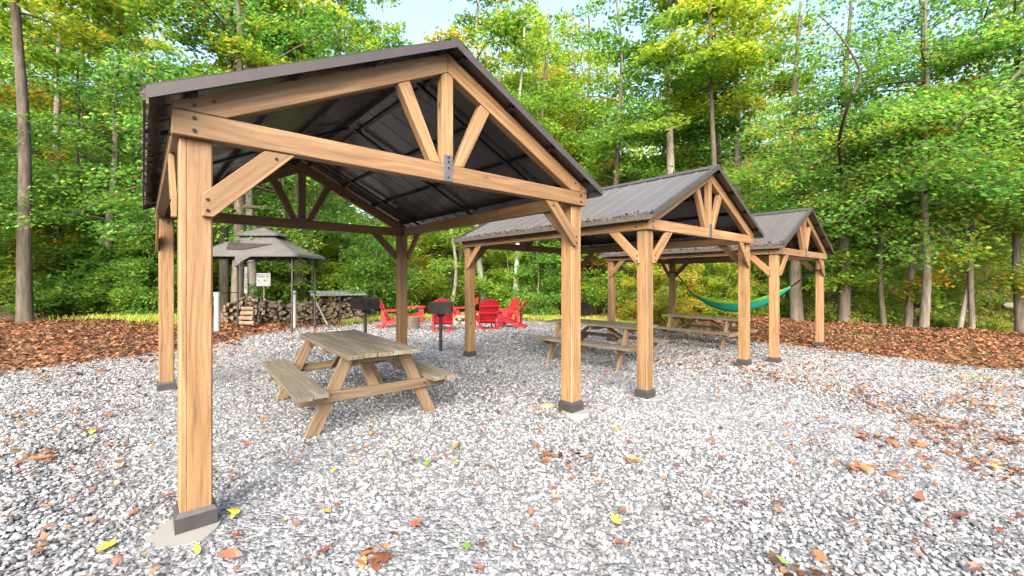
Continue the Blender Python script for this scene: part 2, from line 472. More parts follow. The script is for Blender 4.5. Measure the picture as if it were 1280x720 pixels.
def make_pavilion():
    root = empty('pavilion')
    ced = M['cedar']
    for u in (-W / 2, W / 2):
        for v in (0, L):
            # post: glued-up square section with a shadow groove near one arris, chamfered
            c, g = .008, .0035
            prof = [(-PH + c, -PH), (-PH + .030, -PH), (-PH + .033, -PH + g), (-PH + .036, -PH), (PH - c, -PH), (PH, -PH + c), (PH, PH - .036), (PH - g, PH - .033), (PH, PH - .030), (PH, PH - c), (PH - c, PH),
                    (-PH + c, PH), (-PH, PH - c), (-PH, -PH + c)]
            post = plank('post', [(u + a, v + b, 0) for a, b in prof], (0, 0, HB - .002), (0, 0, 1), ced, root, bev=0, zhint=(0, 1, 0))
            # metal skirt round the foot
            bm = bmesh.new()
            t = PH + .02
            ring = [(t, -.012), (t, .088), (PH + .003, .112)]
            prev = None
            for r, z in ring:
                cur = [bm.verts.new((sx * r, sy * r, z)) for sx, sy in ((-1, -1), (1, -1), (1, 1), (-1, 1))]
                if prev:
                    for i in range(4):
                        bm.faces.new((prev[i], prev[(i + 1) % 4], cur[(i + 1) % 4], cur[i]))
                prev = cur
            bevel(bm, .003)
            o = bm_obj('base_skirt', bm, M['trim'])
            o.parent = post
            o.matrix_basis = post.matrix_basis.inverted() @ Matrix.Translation((u, v, 0))
    for back in (False, True):
        V = (lambda v: L - v) if back else (lambda v: v)
        sg = -1 if back else 1
        y0, y1 = V(-.129), V(-.042)
        ext = (0, y1 - y0, 0)
        z0, z1 = HB, HB + BH
        bl = []
        for s in (-1, 1):
            bl += [(s * (BE - .1), y0, z0 + .035), (s * (BE - .1), y0, z1 - .035)]
        plank('gable_beam', [(-BE, y0, z0), (BE, y0, z0), (BE, y0, z1), (-BE, y0, z1)], ext, (1, 0, 0), ced, root, .005, bl, M['bolt'])
        zt = lambda u: ZR - .040 - SL * abs(u)
        dep = .156
        y0r, y1r = V(-.126), V(-.045)
        us = BE - (z1 + .003 - (zt(BE) - dep)) / SL
        for s in (-1, 1):
            g = .0015
            pts = [(s * BE, y0r, z1 + .003), (s * BE, y0r, zt(BE)), (s * g, y0r, zt(0)), (s * g, y0r, zt(0) - dep), (s * us, y0r, z1 + .003)]
            bl = [(s * (BE - .10), y0r, zt(BE) + .0), (s * (BE - .19), y0r, zt(BE) + .045)]
            plank('rafter', pts, (0, y1r - y0r, 0), (s * 1, 0, -SL), ced, root, .004, bl, M['bolt'], bolt_r=.009)
        # king post, its steel plate, fan struts
        yk0, yk1 = V(-.124), V(-.047)
        und = lambda u: zt(u) - dep - .002
        kp = plank('king_post', [(-.052, yk0, z1 + .002), (.052, yk0, z1 + .002), (.052, yk0, und(.052)), (0, yk0, und(0)), (-.052, yk0, und(.052))], (0, yk1 - yk0, 0), (0, 0, 1), ced, root, .004, zhint=(0, 1, 0))
        yp = V(-.1335)
        pl = plank('bracket_plate', [(-.043, yp, z0 + .004), (.043, yp, z0 + .004), (.043, yp, z1 + .075), (-.043, yp, z1 + .075)], (0, V(-.1295) - yp, 0), (0, 0, 1), M['plate'], root, .001,
                   [(0, yp, z0 + .035), (0, yp, z1 - .03), (0, yp, z1 + .02), (0, yp, z1 + .055)], M['bolt'], zhint=(0, 1, 0), bolt_r=.008)
        yp = V(-.0375)
        plank('bracket_plate', [(-.043, yp, z0 + .004), (.043, yp, z0 + .004), (.043, yp, z1 + .075), (-.043, yp, z1 + .075)], (0, V(-.0415) - yp, 0), (0, 0, 1), M['plate'], root, .001,
              [(0, yp, z0 + .035), (0, yp, z1 - .03), (0, yp, z1 + .055)], M['bolt'], zhint=(0, 1, 0), bolt_r=.008)
        ys0, ys1 = V(-.121), V(-.05)
        for s in (-1, 1):
            pts = [(s * .16, ys0, z1 + .002), (s * .066, ys0, z1 + .002), (s * .335, ys0, und(.335)), (s * .432, ys0, und(.432))]
            plank('strut', pts, (0, ys1 - ys0, 0), (s * .27, 0, .55), ced, root, .004)
            ub = W / 2 - PH
            yb0, yb1 = V(-.118), V(-.0785)
            pts = [(s * (ub + .052), yb0, 1.765), (s * ub, yb0, 1.765), (s * 1.128, yb0, HB - .002), (s * 1.30, yb0, HB - .002), (s * (ub + .052), yb0, 1.89)]
            plank('knee_brace', pts, (0, yb1 - yb0, 0), (-s, 0, 1), ced, root, .004,
                  [(s * (ub + .028), yb0, 1.80), (s * (ub + .028), yb0, 1.862), (s * 1.24, yb0, HB - .045)], M['bolt'], bolt_r=.009)
    for s in (-1, 1):
        u0, u1 = s * (BE - .003), s * (BE - .09)
        va, vb = -.0405, L + .0405
        bl = [(u0, va + .1, HB + .04), (u0, va + .1, HB + .1), (u0, vb - .1, HB + .04), (u0, vb - .1, HB + .1), (u0, L * .33, HB + .1), (u0, L * .62, HB + .1)]
        plank('side_beam', [(u0, va, HB), (u0, vb, HB), (u0, vb, HB + BH - .003), (u0, va, HB + BH - .003)], (u1 - u0, 0, 0), (0, 1, 0), ced, root, .005, bl, M['bolt'])
        for back in (False, True):
            V = (lambda v: L - v) if back else (lambda v: v)
            a, b = s * (BE - .005), s * (W / 2 + PH + .002)
            pts = [(a, V(PH - .052), 1.765), (a, V(PH), 1.765), (a, V(.509), HB - .002), (a, V(.337), HB - .002), (a, V(PH - .052), 1.89)]
            plank('knee_brace', pts, (b - a, 0, 0), (0, -1 if back else 1, 1), ced, root, .004,
                  [(a, V(PH - .026), 1.80), (a, V(PH - .026), 1.862)], M['bolt'], bolt_r=.009)
        # roof skin with standing seams
        def P(u, v, dz=0):
            return (s * u, v, ZR - SL * u + dz)
        bm = bmesh.new()
        nb = 15
        v0, v1 = -OH, L + OH
        prof = []
        for i in range(nb):
            a = v0 + (v1 - v0) * i / nb; b = v0 + (v1 - v0) * (i + 1) / nb
            prof += [(a, 0), (b - .03, 0), (b - .022, .010), (b - .008, .010)] if i < nb - 1 else [(a, 0), (b, 0)]
        top0 = [bm.verts.new(P(.012, v, dz)) for v, dz in prof]; top1 = [bm.verts.new(P(EE, v, dz)) for v, dz in prof]
        bot0 = [bm.verts.new(P(.012, v, dz * .7 - .010)) for v, dz in prof]; bot1 = [bm.verts.new(P(EE, v, dz * .7 - .010)) for v, dz in prof]
        for i in range(len(prof) - 1):
            f = bm.faces.new((top0[i], top0[i + 1], top1[i + 1], top1[i])); f.material_index = 0
            f = bm.faces.new((bot0[i], bot1[i], bot1[i + 1], bot0[i + 1])); f.material_index = 1
            f = bm.faces.new((top1[i], top1[i + 1], bot1[i + 1], bot1[i])); f.material_index = 1
        bm_obj('roof_panel', bm, [M['roof_top'], M['roof_under']], root)
        nrm = Vector((s * SL, 0, 1)).normalized()
        sd = Vector((s, 0, -SL)).normalized()
        # gable-edge trim and eave trim
        for ve, yo in ((v0 - .004, -.004), (v1 + .004, .004)):
            a = Vector(P(.004, ve, .020)); b = Vector(P(EE + .012, ve, .020))
            d = Vector((0, 0, -.066))
            plank('gable_trim', [a, b, b + d, a + d], (0, yo, 0), sd, M['roof_trim'], root, .001)
            cc = .5 * (a + b) + Vector((0, -yo * 6.5, .0045))
            boxes('trim_flange', [(cc, ((b - a).length, .055, .003))], sd, M['roof_trim'], root, 0, nrm)
        a = Vector(P(EE + .012, v0 - .002, .006)); b = Vector(P(EE + .012, v1 + .002, .006))
        d = Vector((0, 0, -.062))
        plank('eave_trim', [a, b, b + d, a + d], (s * .012, 0, 0), (0, 1, 0), M['debris'], root, .001)
        # grit and rotted leaves caught along the eave
        rng = np.random.RandomState(5 if s < 0 else 6)
        bm = bmesh.new()
        for i in range(520):
            v = rng.uniform(v0, v1); u = EE + .018 - abs(rng.normal(0, .035))
            c = Vector(P(u, v, .012 + rng.uniform(0, .008)))
            r = rng.uniform(.006, .019)
            vs = [bm.verts.new(c + Vector(rng.normal(0, 1, 3)) * r) for _ in range(4)]
            for f in ((0, 1, 2), (0, 2, 3), (0, 3, 1), (1, 3, 2)): bm.faces.new([vs[k] for k in f])
        tag(bm_obj('eave_debris', bm, M['debris'], root), kind='stuff')
        # dark steel sub-frame
        for u in (.10, .62, 1.14, 1.66):
            bar('purlin', P(u, v0 + .03, -.030), P(u, v1 - .03, -.030), .032, .036, M['steel'], root, .002, nrm)
        for v in (.45, L * .5, L - .45):
            bar('roof_rail', P(.03, v, -.062), P(EE - .06, v, -.062), .032, .026, M['steel'], root, .002, nrm)
    # ridge cap
    bm = bmesh.new()
    pr = [(-.12, -.12 * SL + .019), (-.105, -.105 * SL + .028), (0, .034), (.105, -.105 * SL + .028), (.12, -.12 * SL + .019)]
    a = [bm.verts.new((u, -OH - .012, ZR + z)) for u, z in pr]; b = [bm.verts.new((u, L + OH + .012, ZR + z)) for u, z in pr]
    for i in range(4): bm.faces.new((a[i], a[i + 1], b[i + 1], b[i]))
    for vv, dd in ((-OH - .012, 0), (L + OH + .012, 0)):
        pts = [(-.06, -.06 * SL + .029), (0, .033), (.06, -.06 * SL + .029), (.06, -.06 * SL - .045), (0, -.045), (-.06, -.06 * SL - .045)]
        bm.faces.new([bm.verts.new((u, vv, ZR + z)) for u, z in pts])
    bm_obj('ridge_cap', bm, M['roof_trim'], root)
    return root

pav0 = make_pavilion()
PLAB = ['nearest and largest cedar pavilion, its dark ribbed underside and open gable facing the camera',
        'middle cedar pavilion of the three, its grey roof slope between the other two',
        'farthest cedar pavilion of the row, smallest in view, green hammock beside it']
for i in range(3):
    o = pav0 if i == 0 else copy_tree(pav0)
    o.location = PAV[i]; o.rotation_euler = (0, 0, TH)
    tag(o, PLAB[i], 'pavilion', 'cedar pavilions in a row on the gravel')

# concrete footings under the posts
def footing(k, u, v, r, h, lab, seed, du=0, dv=0):
    rng = np.random.RandomState(seed)
    bm = bmesh.new()
    c = pav_world(k, u + du, v + dv, .006)
    n = 40
    ph = rng.uniform(0, 6, 3)
    rr = [r * (1 + .05 * math.sin(2 * t + ph[0]) + .03 * math.sin(5 * t + ph[1]) + .012 * math.sin(11 * t + ph[2])) for t in np.linspace(0, 2 * math.pi, n, endpoint=False)]
    rings = []
    for k2, z in ((1.04, -h), (1.02, -.012), (.985, 0)):
        rings.append([bm.verts.new((k2 * rr[i] * math.cos(2 * math.pi * i / n), k2 * rr[i] * math.sin(2 * math.pi * i / n), z)) for i in range(n)])
    for a, b in zip(rings, rings[1:]):
        for i in range(n): bm.faces.new((a[i], a[(i + 1) % n], b[(i + 1) % n], b[i]))
    bm.faces.new(rings[-1])
    o = bm_obj('concrete_footing', bm, M['concrete'], smooth=False)
    o.location = c
    tag(o, lab, 'footing', 'round concrete footings under the posts')
    return c, r
FOOT = [
    footing(0, -W / 2, 0, .175, .10, 'round pale concrete footing under the nearest front post, a yellow leaf close by', 1, -.055, -.055),
    footing(0, W / 2, 0, .15, .12, 'concrete footing of the nearest pavilion beside a small tan stone', 2, .02, -.05),
    footing(0, -W / 2, L, .14, .10, 'concrete footing mostly buried under the back post near the leaf bank', 3),
    footing(0, W / 2, L, .14, .10, 'concrete footing behind the picnic table with weathered top', 4),
    footing(1, -W / 2, 0, .155, .10, 'concrete footing under the front post of the middle pavilion closest to the camera', 5, .03, -.05),
    footing(1, W / 2, 0, .145, .08, 'concrete footing with pale rim under the outer front post of the middle pavilion', 6, .05, -.04),
    footing(1, -W / 2, L, .13, .08, 'concrete footing under the middle pavilion post next to the red chairs', 7),
    footing(2, -W / 2, 0, .145, .08, 'concrete footing under the front post of the farthest pavilion nearer to the row', 8, .03, -.04),
    footing(2, W / 2, 0, .13, .06, 'concrete footing of the farthest pavilion at the edge of the fallen leaves', 9),
]

# ------------------------------------------------------------------ picnic tables
def make_table():
    root = empty('picnic_table')
    tw, tl = M['table_wood'], M['leg_wood']
    LT, WT, HT, BO, BHT = 2.06, .72, .745, .645, .435
    rng = random.Random(3)
    n = 5; bw = WT / n
    boxes('tabletop', [((-WT / 2 + bw * (i + .5), rng.uniform(-.015, .015), HT - .02 + rng.uniform(-.002, .002)), (LT + rng.uniform(-.03, .03), bw - .009, .04)) for i in range(n)], (0, 1, 0), tw, root, .006)
    for s in (-1, 1):
        boxes('bench', [((s * BO + d * .069, rng.uniform(-.015, .015), BHT - .02), (LT + rng.uniform(-.03, .03), .130, .04)) for d in (-1, 1)], (0, 1, 0), tw, root, .006)
    for e in (-1, 1):
        v = e * .79
        for s in (-1, 1):
            # splayed leg: foot outside, head under the top
            a0, a1 = s * .665, s * .535
            b0, b1 = s * .335, s * .205
            plank('leg', [(a0, v, .0), (a1, v, .0), (b1, v, HT - .042), (b0, v, HT - .042)], (0, -e * .045, 0), (b0 - a0, 0, HT), tl, root, .005)
        vv = v + e * .003
        plank('cross_bar', [(-.76, vv, BHT - .085), (-.71, vv, BHT - .14), (.71, vv, BHT - .14), (.76, vv, BHT - .085), (.76, vv, BHT - .042), (-.76, vv, BHT - .042)], (0, e * .042, 0), (1, 0, 0), tl, root, .005,
              [(s * .50, vv, BHT - .09) for s in (-1, 1)], M['bolt'], bolt_r=.008)
        v2 = v - e * .048
        plank('top_cleat', [(-.31, v2, HT - .13), (.31, v2, HT - .13), (.33, v2, HT - .042), (-.33, v2, HT - .042)], (0, -e * .04, 0), (1, 0, 0), tl, root, .004)
        va = v - e * .05
        d = Vector((0, -e * .55, HT - .075 - (BHT - .10)))
        bar('diagonal_brace', (0, va, BHT - .10), Vector((0, va, BHT - .10)) + d, .09, .04, tl, root, .004)
    bar('middle_cleat', (-.32, 0, HT - .085), (.32, 0, HT - .085), .04, .085, tl, root, .004)
    for s in (-1, 1):
        bar('bench_cleat', (s * (BO - .135), 0, BHT - .062), (s * (BO + .135), 0, BHT - .062), .09, .04, tl, root, .004)
    return root
tab0 = make_table()
TLAB = ['weathered grey wooden picnic table under the nearest pavilion', 'brown wooden picnic table under the middle pavilion, partly behind its front post', 'pale grey wooden picnic table near the teal hammock under the farthest pavilion']
TABLES = [(-1.835, 4.90, .654), (1.70, 8.31, .784), (5.07, 11.31, .667)]
for i, (x, y, a) in enumerate(TABLES):
    o = tab0 if i == 0 else copy_tree(tab0)
    o.location = (x, y, Hf(x, y) + .004); o.rotation_euler = (0, 0, a)
    tag(o, TLAB[i], 'picnic table', 'wooden picnic tables under the pavilions')

# ------------------------------------------------------------------ red garden chairs
def make_chair():
    root = empty('garden_chair')
    m = M['red']
    # long sloping side rails: seat height at the front, ground at the back
    for s in (-1, 1):
        x = s * .27
        plank('side_rail', [(x, .40, .36), (x, .40, .25), (x, .25, .235), (x, -.40, 0), (x, -.56, 0), (x, -.56, .02), (x, -.12, .22), (x, .30, .375)], (-s * .024, 0, 0), (0, 1, .3), m, root, .004)
        plank('front_leg', [(s * .272, .40, 0), (s * .272, .29, 0), (s * .272, .27, .545), (s * .272, .42, .545)], (s * .026, 0, 0), (0, 0, 1), m, root, .004, zhint=(0, 1, 0))
        plank('arm', [(s * .24, .47, .55), (s * .38, .47, .55), (s * .405, .40, .55), (s * .40, .05, .55), (s * .345, -.36, .55), (s * .265, -.36, .55), (s * .26, .15, .55)], (0, 0, .026), (0, 1, 0), m, root, .005)
        plank('arm_post', [(s * .30, -.33, .02), (s * .30, -.255, .10), (s * .30, -.25, .548), (s * .30, -.34, .548)], (s * .024, 0, 0), (0, 0, 1), m, root, .004, zhint=(0, 1, 0))
    n = 6
    lst = []
    for i in range(n):
        y = .385 - i * .085
        z = .352 - (.385 - y) * .36 + .014
        lst.append((y, z))
    bm = bmesh.new()
    for y, z in lst:
        mm = Matrix.Translation((0, y, z + .012)) @ Matrix.Rotation(R(20), 4, 'X')
        add_box(bm, (0, 0, 0), (.60, .078, .022), m=mm)
    bevel(bm, .004)
    bm_obj('seat', bm, m, root)
    # fan back
    bm = bmesh.new()
    ns = 6
    lean = R(27)
    org = Vector((0, -.10, .20))
    up = Vector((0, -math.sin(lean), math.cos(lean))); nn = Vector((0, math.cos(lean), math.sin(lean)))
    def bp(x, h, d=0): return org + Vector((x, 0, 0)) + up * h + nn * d
    for i in range(ns):
        a, b = (i - ns / 2) / (ns / 2), (i + 1 - ns / 2) / (ns / 2)
        top = lambda t: .92 - .20 * abs(t) ** 2.2
        pts = [(a * .245 + .0015, 0), (b * .245 - .0015, 0), (b * .335 - .002, top(b) * .82), (b * .335 - .003, top(b)), ((a + b) / 2 * .335, top((a + b) / 2) + .003), (a * .335 + .003, top(a)), (a * .335 + .002, top(a) * .82)]
        cv = .035 * (1 - ((a + b) / 2) ** 2)
        fa = [bm.verts.new(bp(x, h, -cv)) for x, h in pts]; fb = [bm.verts.new(bp(x, h, -cv - .022)) for x, h in pts]
        bm.faces.new(fa); bm.faces.new(fb[::-1])
        for k in range(len(pts)): bm.faces.new((fa[k], fb[k], fb[(k + 1) % len(pts)], fa[(k + 1) % len(pts)]))
    bevel(bm, .004)
    bm_obj('backrest', bm, m, root)
    for h, w in ((.10, .56), (.40, .66), (.66, .60)):
        c = bp(0, h, -.072)
        boxes('back_brace', [(c, (w, .03, .055))], (1, 0, 0), m, root, .004, up)
    bar('rear_bar', (-.29, -.50, .032), (.29, -.50, .032), .03, .05, m, root, .004)
    bar('front_apron', (-.268, .405, .30), (.268, .405, .30), .022, .10, m, root, .004)
    return root
ch0 = make_chair()
# x, y, direction the chair faces (world, radians), label
fire = Vector((-1.75, 15.9))
CH = [(-3.94, 14.2, None, 'red slatted garden chair seen from the side, leftmost of the fire ring chairs'),
      (-3.72, 15.9, 12, 'red garden chair with its back hidden by a cedar post, arms beside the log stump'),
      (-2.16, 13.35, 96, 'red garden chair with its back to the camera right behind the shiny charcoal grill'),
      (-.86, 14.2, 108, 'red garden chair with its arched back towards the camera, right of the cut firewood'),
      (-.02, 15.35, 168, 'red garden chair seen from the side, foremost of the two facing left'),
      (-.28, 16.7, 205, 'red garden chair tucked behind the rightmost side-on chair'),
      (-1.92, 17.4, 195, 'red garden chair mostly hidden behind a cedar post at the far side of the firewood')]
for i, (x, y, a, lab) in enumerate(CH):
    o = ch0 if i == 0 else copy_tree(ch0)
    d = math.atan2(fire.y - y, fire.x - x) if a is None else R(a)
    if i == 0: d = R(8)
    o.location = (x, y, Hf(x, y) + .012); o.rotation_euler = (0, 0, d - math.pi / 2)
    tag(o, lab, 'chair', 'red garden chairs round the fire ring')

# ------------------------------------------------------------------ post grills
def make_grill():
    root = empty('post_grill')
    bm = bmesh.new()
    add_cyl(bm, (0, 0, -.08), (0, 0, .83), .036, n=16)
    bm_obj('pole', bm, M['black'], root, smooth=False)
    bm = bmesh.new()
    w, dp, h, z = .50, .42, .235, .83
    t = .008
    # open box: floor, back, front lip, sides with rows of slots
    add_box(bm, (0, 0, z + t / 2), (w, dp, t))
    add_box(bm, (0, dp / 2 - t / 2, z + t + h / 2), (w, t, h))
    add_box(bm, (0, -dp / 2 + t / 2, z + t + h / 2), (w, t, h), 1)
    for s in (-1, 1):
        x = s * (w / 2 - t / 2)
        y0 = -dp / 2 + t; y1 = dp / 2 - t
        cols = [(-.055, .028), (.095, .028)]
        edges = [y0] + [q for c, ww in cols for q in (c - ww / 2, c + ww / 2)] + [y1]
        for k in range(0, len(edges), 2):
            a, b = edges[k], edges[k + 1]
            add_box(bm, (x, (a + b) / 2, z + t + h / 2), (t, b - a, h))
        for c, ww in cols:
            zz = z + t
            segs = [0, .05, .075, .085, .11, .12, .145, .155, .18, h]
            for k in range(0, len(segs) - 1, 2):
                add_box(bm, (x, c, zz + (segs[k] + segs[k + 1]) / 2), (t, ww, segs[k + 1] - segs[k]))
    bm_obj('fire_box', bm, [M['black'], M['grill_face']], root)
    bm = bmesh.new()
    for i in range(14):
        y = -dp / 2 + .03 + i * (dp - .06) / 13
        add_cyl(bm, (-w / 2 + .012, y, z + h - .05), (w / 2 - .012, y, z + h - .05), .006, n=6)
    bm_obj('grate', bm, M['black'], root)
    for s in (-1, 1):
        bm = bmesh.new(); add_cyl(bm, (s * (w / 2 - .08), -dp / 2, z + h - .03), (s * (w / 2 - .08), -dp / 2 - .09, z + h - .02), .008, n=8)
        bm_obj('grate_handle', bm, M['black'], root)
    bm = bmesh.new()
    add_cyl(bm, (0, 0, .75), (0, 0, .83), .06, .11, n=16)
    bm_obj('collar', bm, M['black'], root)
    return root
gr0 = make_grill()
for i, (x, y, a, sc, lab) in enumerate([(-1.55, 9.27, 4, 1, 'black steel charcoal grill on a post, its shiny front face square to the camera'),
                                    (-3.27, 9.5, -38, 1, 'black charcoal grill with slotted side on a post behind the weathered picnic table'),
                                    (1.33, 9.0, 20, 1, 'black charcoal grill almost wholly hidden behind a cedar post by the brown picnic table')]):
    o = gr0 if i == 0 else copy_tree(gr0)
    o.location = (x, y, Hf(x, y)); o.rotation_euler = (0, 0, R(a))
    tag(o, lab, 'grill', 'black charcoal grills on posts')

# ------------------------------------------------------------------ soft-top grill gazebo
def make_gazebo():
    gx, gy = -7.2, 12.35
    root = empty('grill_gazebo', (gx, gy, Hf(gx, gy)), R(1.5))
    fd = M['frame_dark']
    hx, hy = 1.17, .72
    HE = 2.13
    for sx in (-1, 1):
        for sy in (-1, 1):
            bar('post', (sx * hx, sy * hy, -.1), (sx * hx, sy * hy, HE), .038, .038, fd, root, .004, (0, 1, 0))
    for sy in (-1, 1):
        bar('eave_rail', (-hx + .02, sy * hy, HE - .02), (hx - .02, sy * hy, HE - .02), .03, .03, fd, root)
        # arched lower rail
        bm = bmesh.new()
        pts = [Vector((-hx + 2 * hx * t, sy * hy, HE - .23 + .17 * math.sin(math.pi * t))) for t in np.linspace(0, 1, 15)]
        for a, b in zip(pts, pts[1:]): add_cyl(bm, a, b, .011, n=6)
        for t in (3, 7, 11): add_cyl(bm, pts[t], (pts[t].x, sy * hy, HE - .03), .007, n=6)
        bm_obj('arch_rail', bm, fd, root)
    for sx in (-1, 1):
        bar('eave_rail', (sx * hx, -hy + .02, HE - .018), (sx * hx, hy - .02, HE - .018), .03, .03, fd, root)
        for sy in (-1, 1):
            bm = bmesh.new()
            pts = [Vector((sx * hx, sy * (hy - .02 - .36 * t), HE - .34 + .32 * math.sin(math.pi / 2 * t))) for t in np.linspace(0, 1, 8)]
            for a, b in zip(pts, pts[1:]): add_cyl(bm, a, b, .011, n=6)
            bm_obj('corner_bracket', bm, fd, root)
            bm = bmesh.new()
            pts = [Vector((sx * (hx - .02 - .36 * t), sy * hy, HE - .34 + .32 * math.sin(math.pi / 2 * t))) for t in np.linspace(0, 1, 8)]
            for a, b in zip(pts, pts[1:]): add_cyl(bm, a, b, .009, n=6)
            bm_obj('corner_bracket', bm, fd, root)
        bar('shelf_rail', (sx * hx, -hy + .02, 1.06), (sx * hx, hy - .02, 1.06), .022, .022, fd, root)
    def hip(name, rx, ry, tx, ty, z0, z1, sag, m, nsub=10):
        """four-sided cloth roof frustum that sags between its ribs"""
        bm = bmesh.new()
        grid = []
        per = 4 * nsub
        lv = 7
        for j in range(lv + 1):
            t = j / lv
            row = []
            for i in range(per):
                side, q = divmod(i, nsub); q = q / nsub
                cs = [(-1, -1), (1, -1), (1, 1), (-1, 1)]
                a, b = cs[side], cs[(side + 1) % 4]
                ex, ey = a[0] + (b[0] - a[0]) * q, a[1] + (b[1] - a[1]) * q
                x = (rx + (tx - rx) * t) * ex; y = (ry + (ty - ry) * t) * ey
                z = z0 + (z1 - z0) * (t ** 1.0) - sag * math.sin(math.pi * t) * (.45 + .55 * math.sin(math.pi * q))
                row.append(bm.verts.new((x, y, z)))
            grid.append(row)
        for j in range(lv):
            for i in range(per):
                bm.faces.new((grid[j][i], grid[j][(i + 1) % per], grid[j + 1][(i + 1) % per], grid[j + 1][i]))
        # hem
        low = [bm.verts.new(v.co + Vector((0, 0, -.065))) for v in grid[0]]
        for i in range(per): bm.faces.new((low[i], low[(i + 1) % per], grid[0][(i + 1) % per], grid[0][i]))
        if ty < .12: bm.faces.new(grid[-1])
        o = bm_obj(name, bm, m, root, smooth=True)
        return o
    top = hip('canopy', hx + .22, hy + .30, .44, .26, HE + .0, HE + .54, .022, M['canvas'])
    hip('vent_canopy', .58, .38, .02, .02, HE + .62, HE + .82, .02, M['canvas'], 6)
    bm = bmesh.new()
    for sx in (-1, 1):
        for sy in (-1, 1):
            add_cyl(bm, (sx * .38, sy * .22, HE + .50), (sx * .38, sy * .22, HE + .70), .012, n=6)
    bm_obj('vent_frame', bm, fd, root)
    # dark torn-open patch on the front slope, lying just on the cloth, and the flap hanging from it
    def slope(x, t, off=.012):
        y = -((hy + .30) + (.26 - hy - .30) * t)
        return Vector((x, y - off, HE + .54 * t - .022 * math.sin(math.pi * t) * (.45 + .55 * .9) + off))
    pts = [slope(-.68, .66), slope(.0, .60), slope(.56, .58), slope(.16, .36), slope(-.10, .24), slope(-.52, .27)]
    bm = bmesh.new()
    bm.faces.new([bm.verts.new(p) for p in pts])
    r = bmesh.ops.extrude_face_region(bm, geom=bm.faces[:])
    for v in r['geom']:
        if isinstance(v, bmesh.types.BMVert): v.co += Vector((0, -.004, .004))
    bm_obj('tear', bm, M['canvas_dark'], root)
    bm = bmesh.new()
    y = -hy - .312
    q = [(-.18, 0, HE - .03), (.12, -.01, HE - .05), (.26, 0, HE - .05), (.0, -.03, HE - .20), (-.08, -.05, HE - .30), (-.24, -.02, HE - .33), (-.15, -.05, HE - .18)]
    vs = [bm.verts.new((a, y + b, c)) for a, b, c in q]
    for f in ((0, 1, 3), (1, 2, 3), (0, 3, 6), (3, 4, 6), (4, 5, 6)): bm.faces.new([vs[i] for i in f])
    r = bmesh.ops.extrude_face_region(bm, geom=bm.faces[:])
    for v in r['geom']:
        if isinstance(v, bmesh.types.BMVert): v.co += Vector((0, .006, 0))
    bm_obj('loose_flap', bm, M['canvas'], root)
    tag(root, 'two-tier grey cloth grill gazebo with a torn dark patch on thin dark posts', 'gazebo')
make_gazebo()

# ------------------------------------------------------------------ firewood: pile, lean-to, fire ring, hand truck, stump
def log_mesh(seed, kind):
    rng = np.random.RandomState(seed)
    bm = bmesh.new()
    ln = rng.uniform(.36, .46)
    if kind == 'round':
        n = 10; r = rng.uniform(.05, .085)
        prof = [(r * (1 + rng.normal(0, .07)) * math.cos(2 * math.pi * i / n), r * (1 + rng.normal(0, .07)) * math.sin(2 * math.pi * i / n)) for i in range(n)]
    else:
        r = rng.uniform(.10, .15); a = rng.uniform(.9, 1.6)
        prof = [(0, 0)] + [(r * math.cos(t), r * math.sin(t)) for t in np.linspace(-a / 2, a / 2, 5)]
        prof = [(x - r * .6, y) for x, y in prof]
    A = [bm.verts.new((-ln / 2, y, z)) for y, z in prof]; B = [bm.verts.new((ln / 2, y * rng.uniform(.92, 1.08), z * rng.uniform(.92, 1.08))) for y, z in prof]
    n = len(prof)
    f = bm.faces.new(A); f.material_index = 1
    f = bm.faces.new(B[::-1]); f.material_index = 1
    for i in range(n):
        f = bm.faces.new((A[i], B[i], B[(i + 1) % n], A[(i + 1) % n]))
        f.material_index = 1 if kind != 'round' and (i == 0 or i == n - 1) else 0
    bmesh.ops.recalc_face_normals(bm, faces=bm.faces[:])
    bevel(bm, .004)
    me = bpy.data.meshes.new('firewood_log'); bm.to_mesh(me); bm.free()
    return me
def log_set(seed, mats):
    out = []
    for i in range(7):
        me = log_mesh(seed + i, 'round' if i % 3 == 0 else 'split')
        for m in mats: me.materials.append(m)
        out.append(me)
    return out
LOGS = log_set(100, [M['log_bark'], M['log_end']])
PALE = log_set(200, [M['log_pale'], M['log_pale']])
rl = random.Random(11)
def put_log(me, p, az, tilt, roll, lab, grp):
    o = link(bpy.data.objects.new('firewood_log', me))
    o.location = p; o.rotation_euler = (roll, tilt, az)
    tag(o, lab, 'log', grp)
    return o
PA, PB = Vector((-9.6, 14.05)), Vector((-5.65, 16.35))     # back to front line of the pile
PD = (PB - PA).normalized(); PN = Vector((PD.y, -PD.x))
plen = (PB - PA).length
cnt = 0
layer = 0
while layer < 9:
    z = .055 + layer * .112
    t = rl.uniform(0, .05)
    while t < plen:
        f = t / plen
        top = .64 + .11 * math.sin(f * 9) + (.22 * smooth(.45, .58, f)) - .65 * smooth(.86, 1.02, f) - .3 * (1 - smooth(0, .08, f))
        if z < top:
            p = PA + PD * t + PN * rl.uniform(-.07, .07)
            az = math.atan2(PN.y, PN.x) + rl.gauss(0, .45)
            put_log(rl.choice(LOGS), (p.x, p.y, Hf(p.x, p.y) + z + rl.uniform(-.02, .02)), az, rl.gauss(0, .2), rl.uniform(0, 6.28), 'split firewood log in the long stacked woodpile by the forest edge', 'split logs stacked in the woodpile')
            cnt += 1
        t += rl.uniform(.135, .20)
    layer += 1

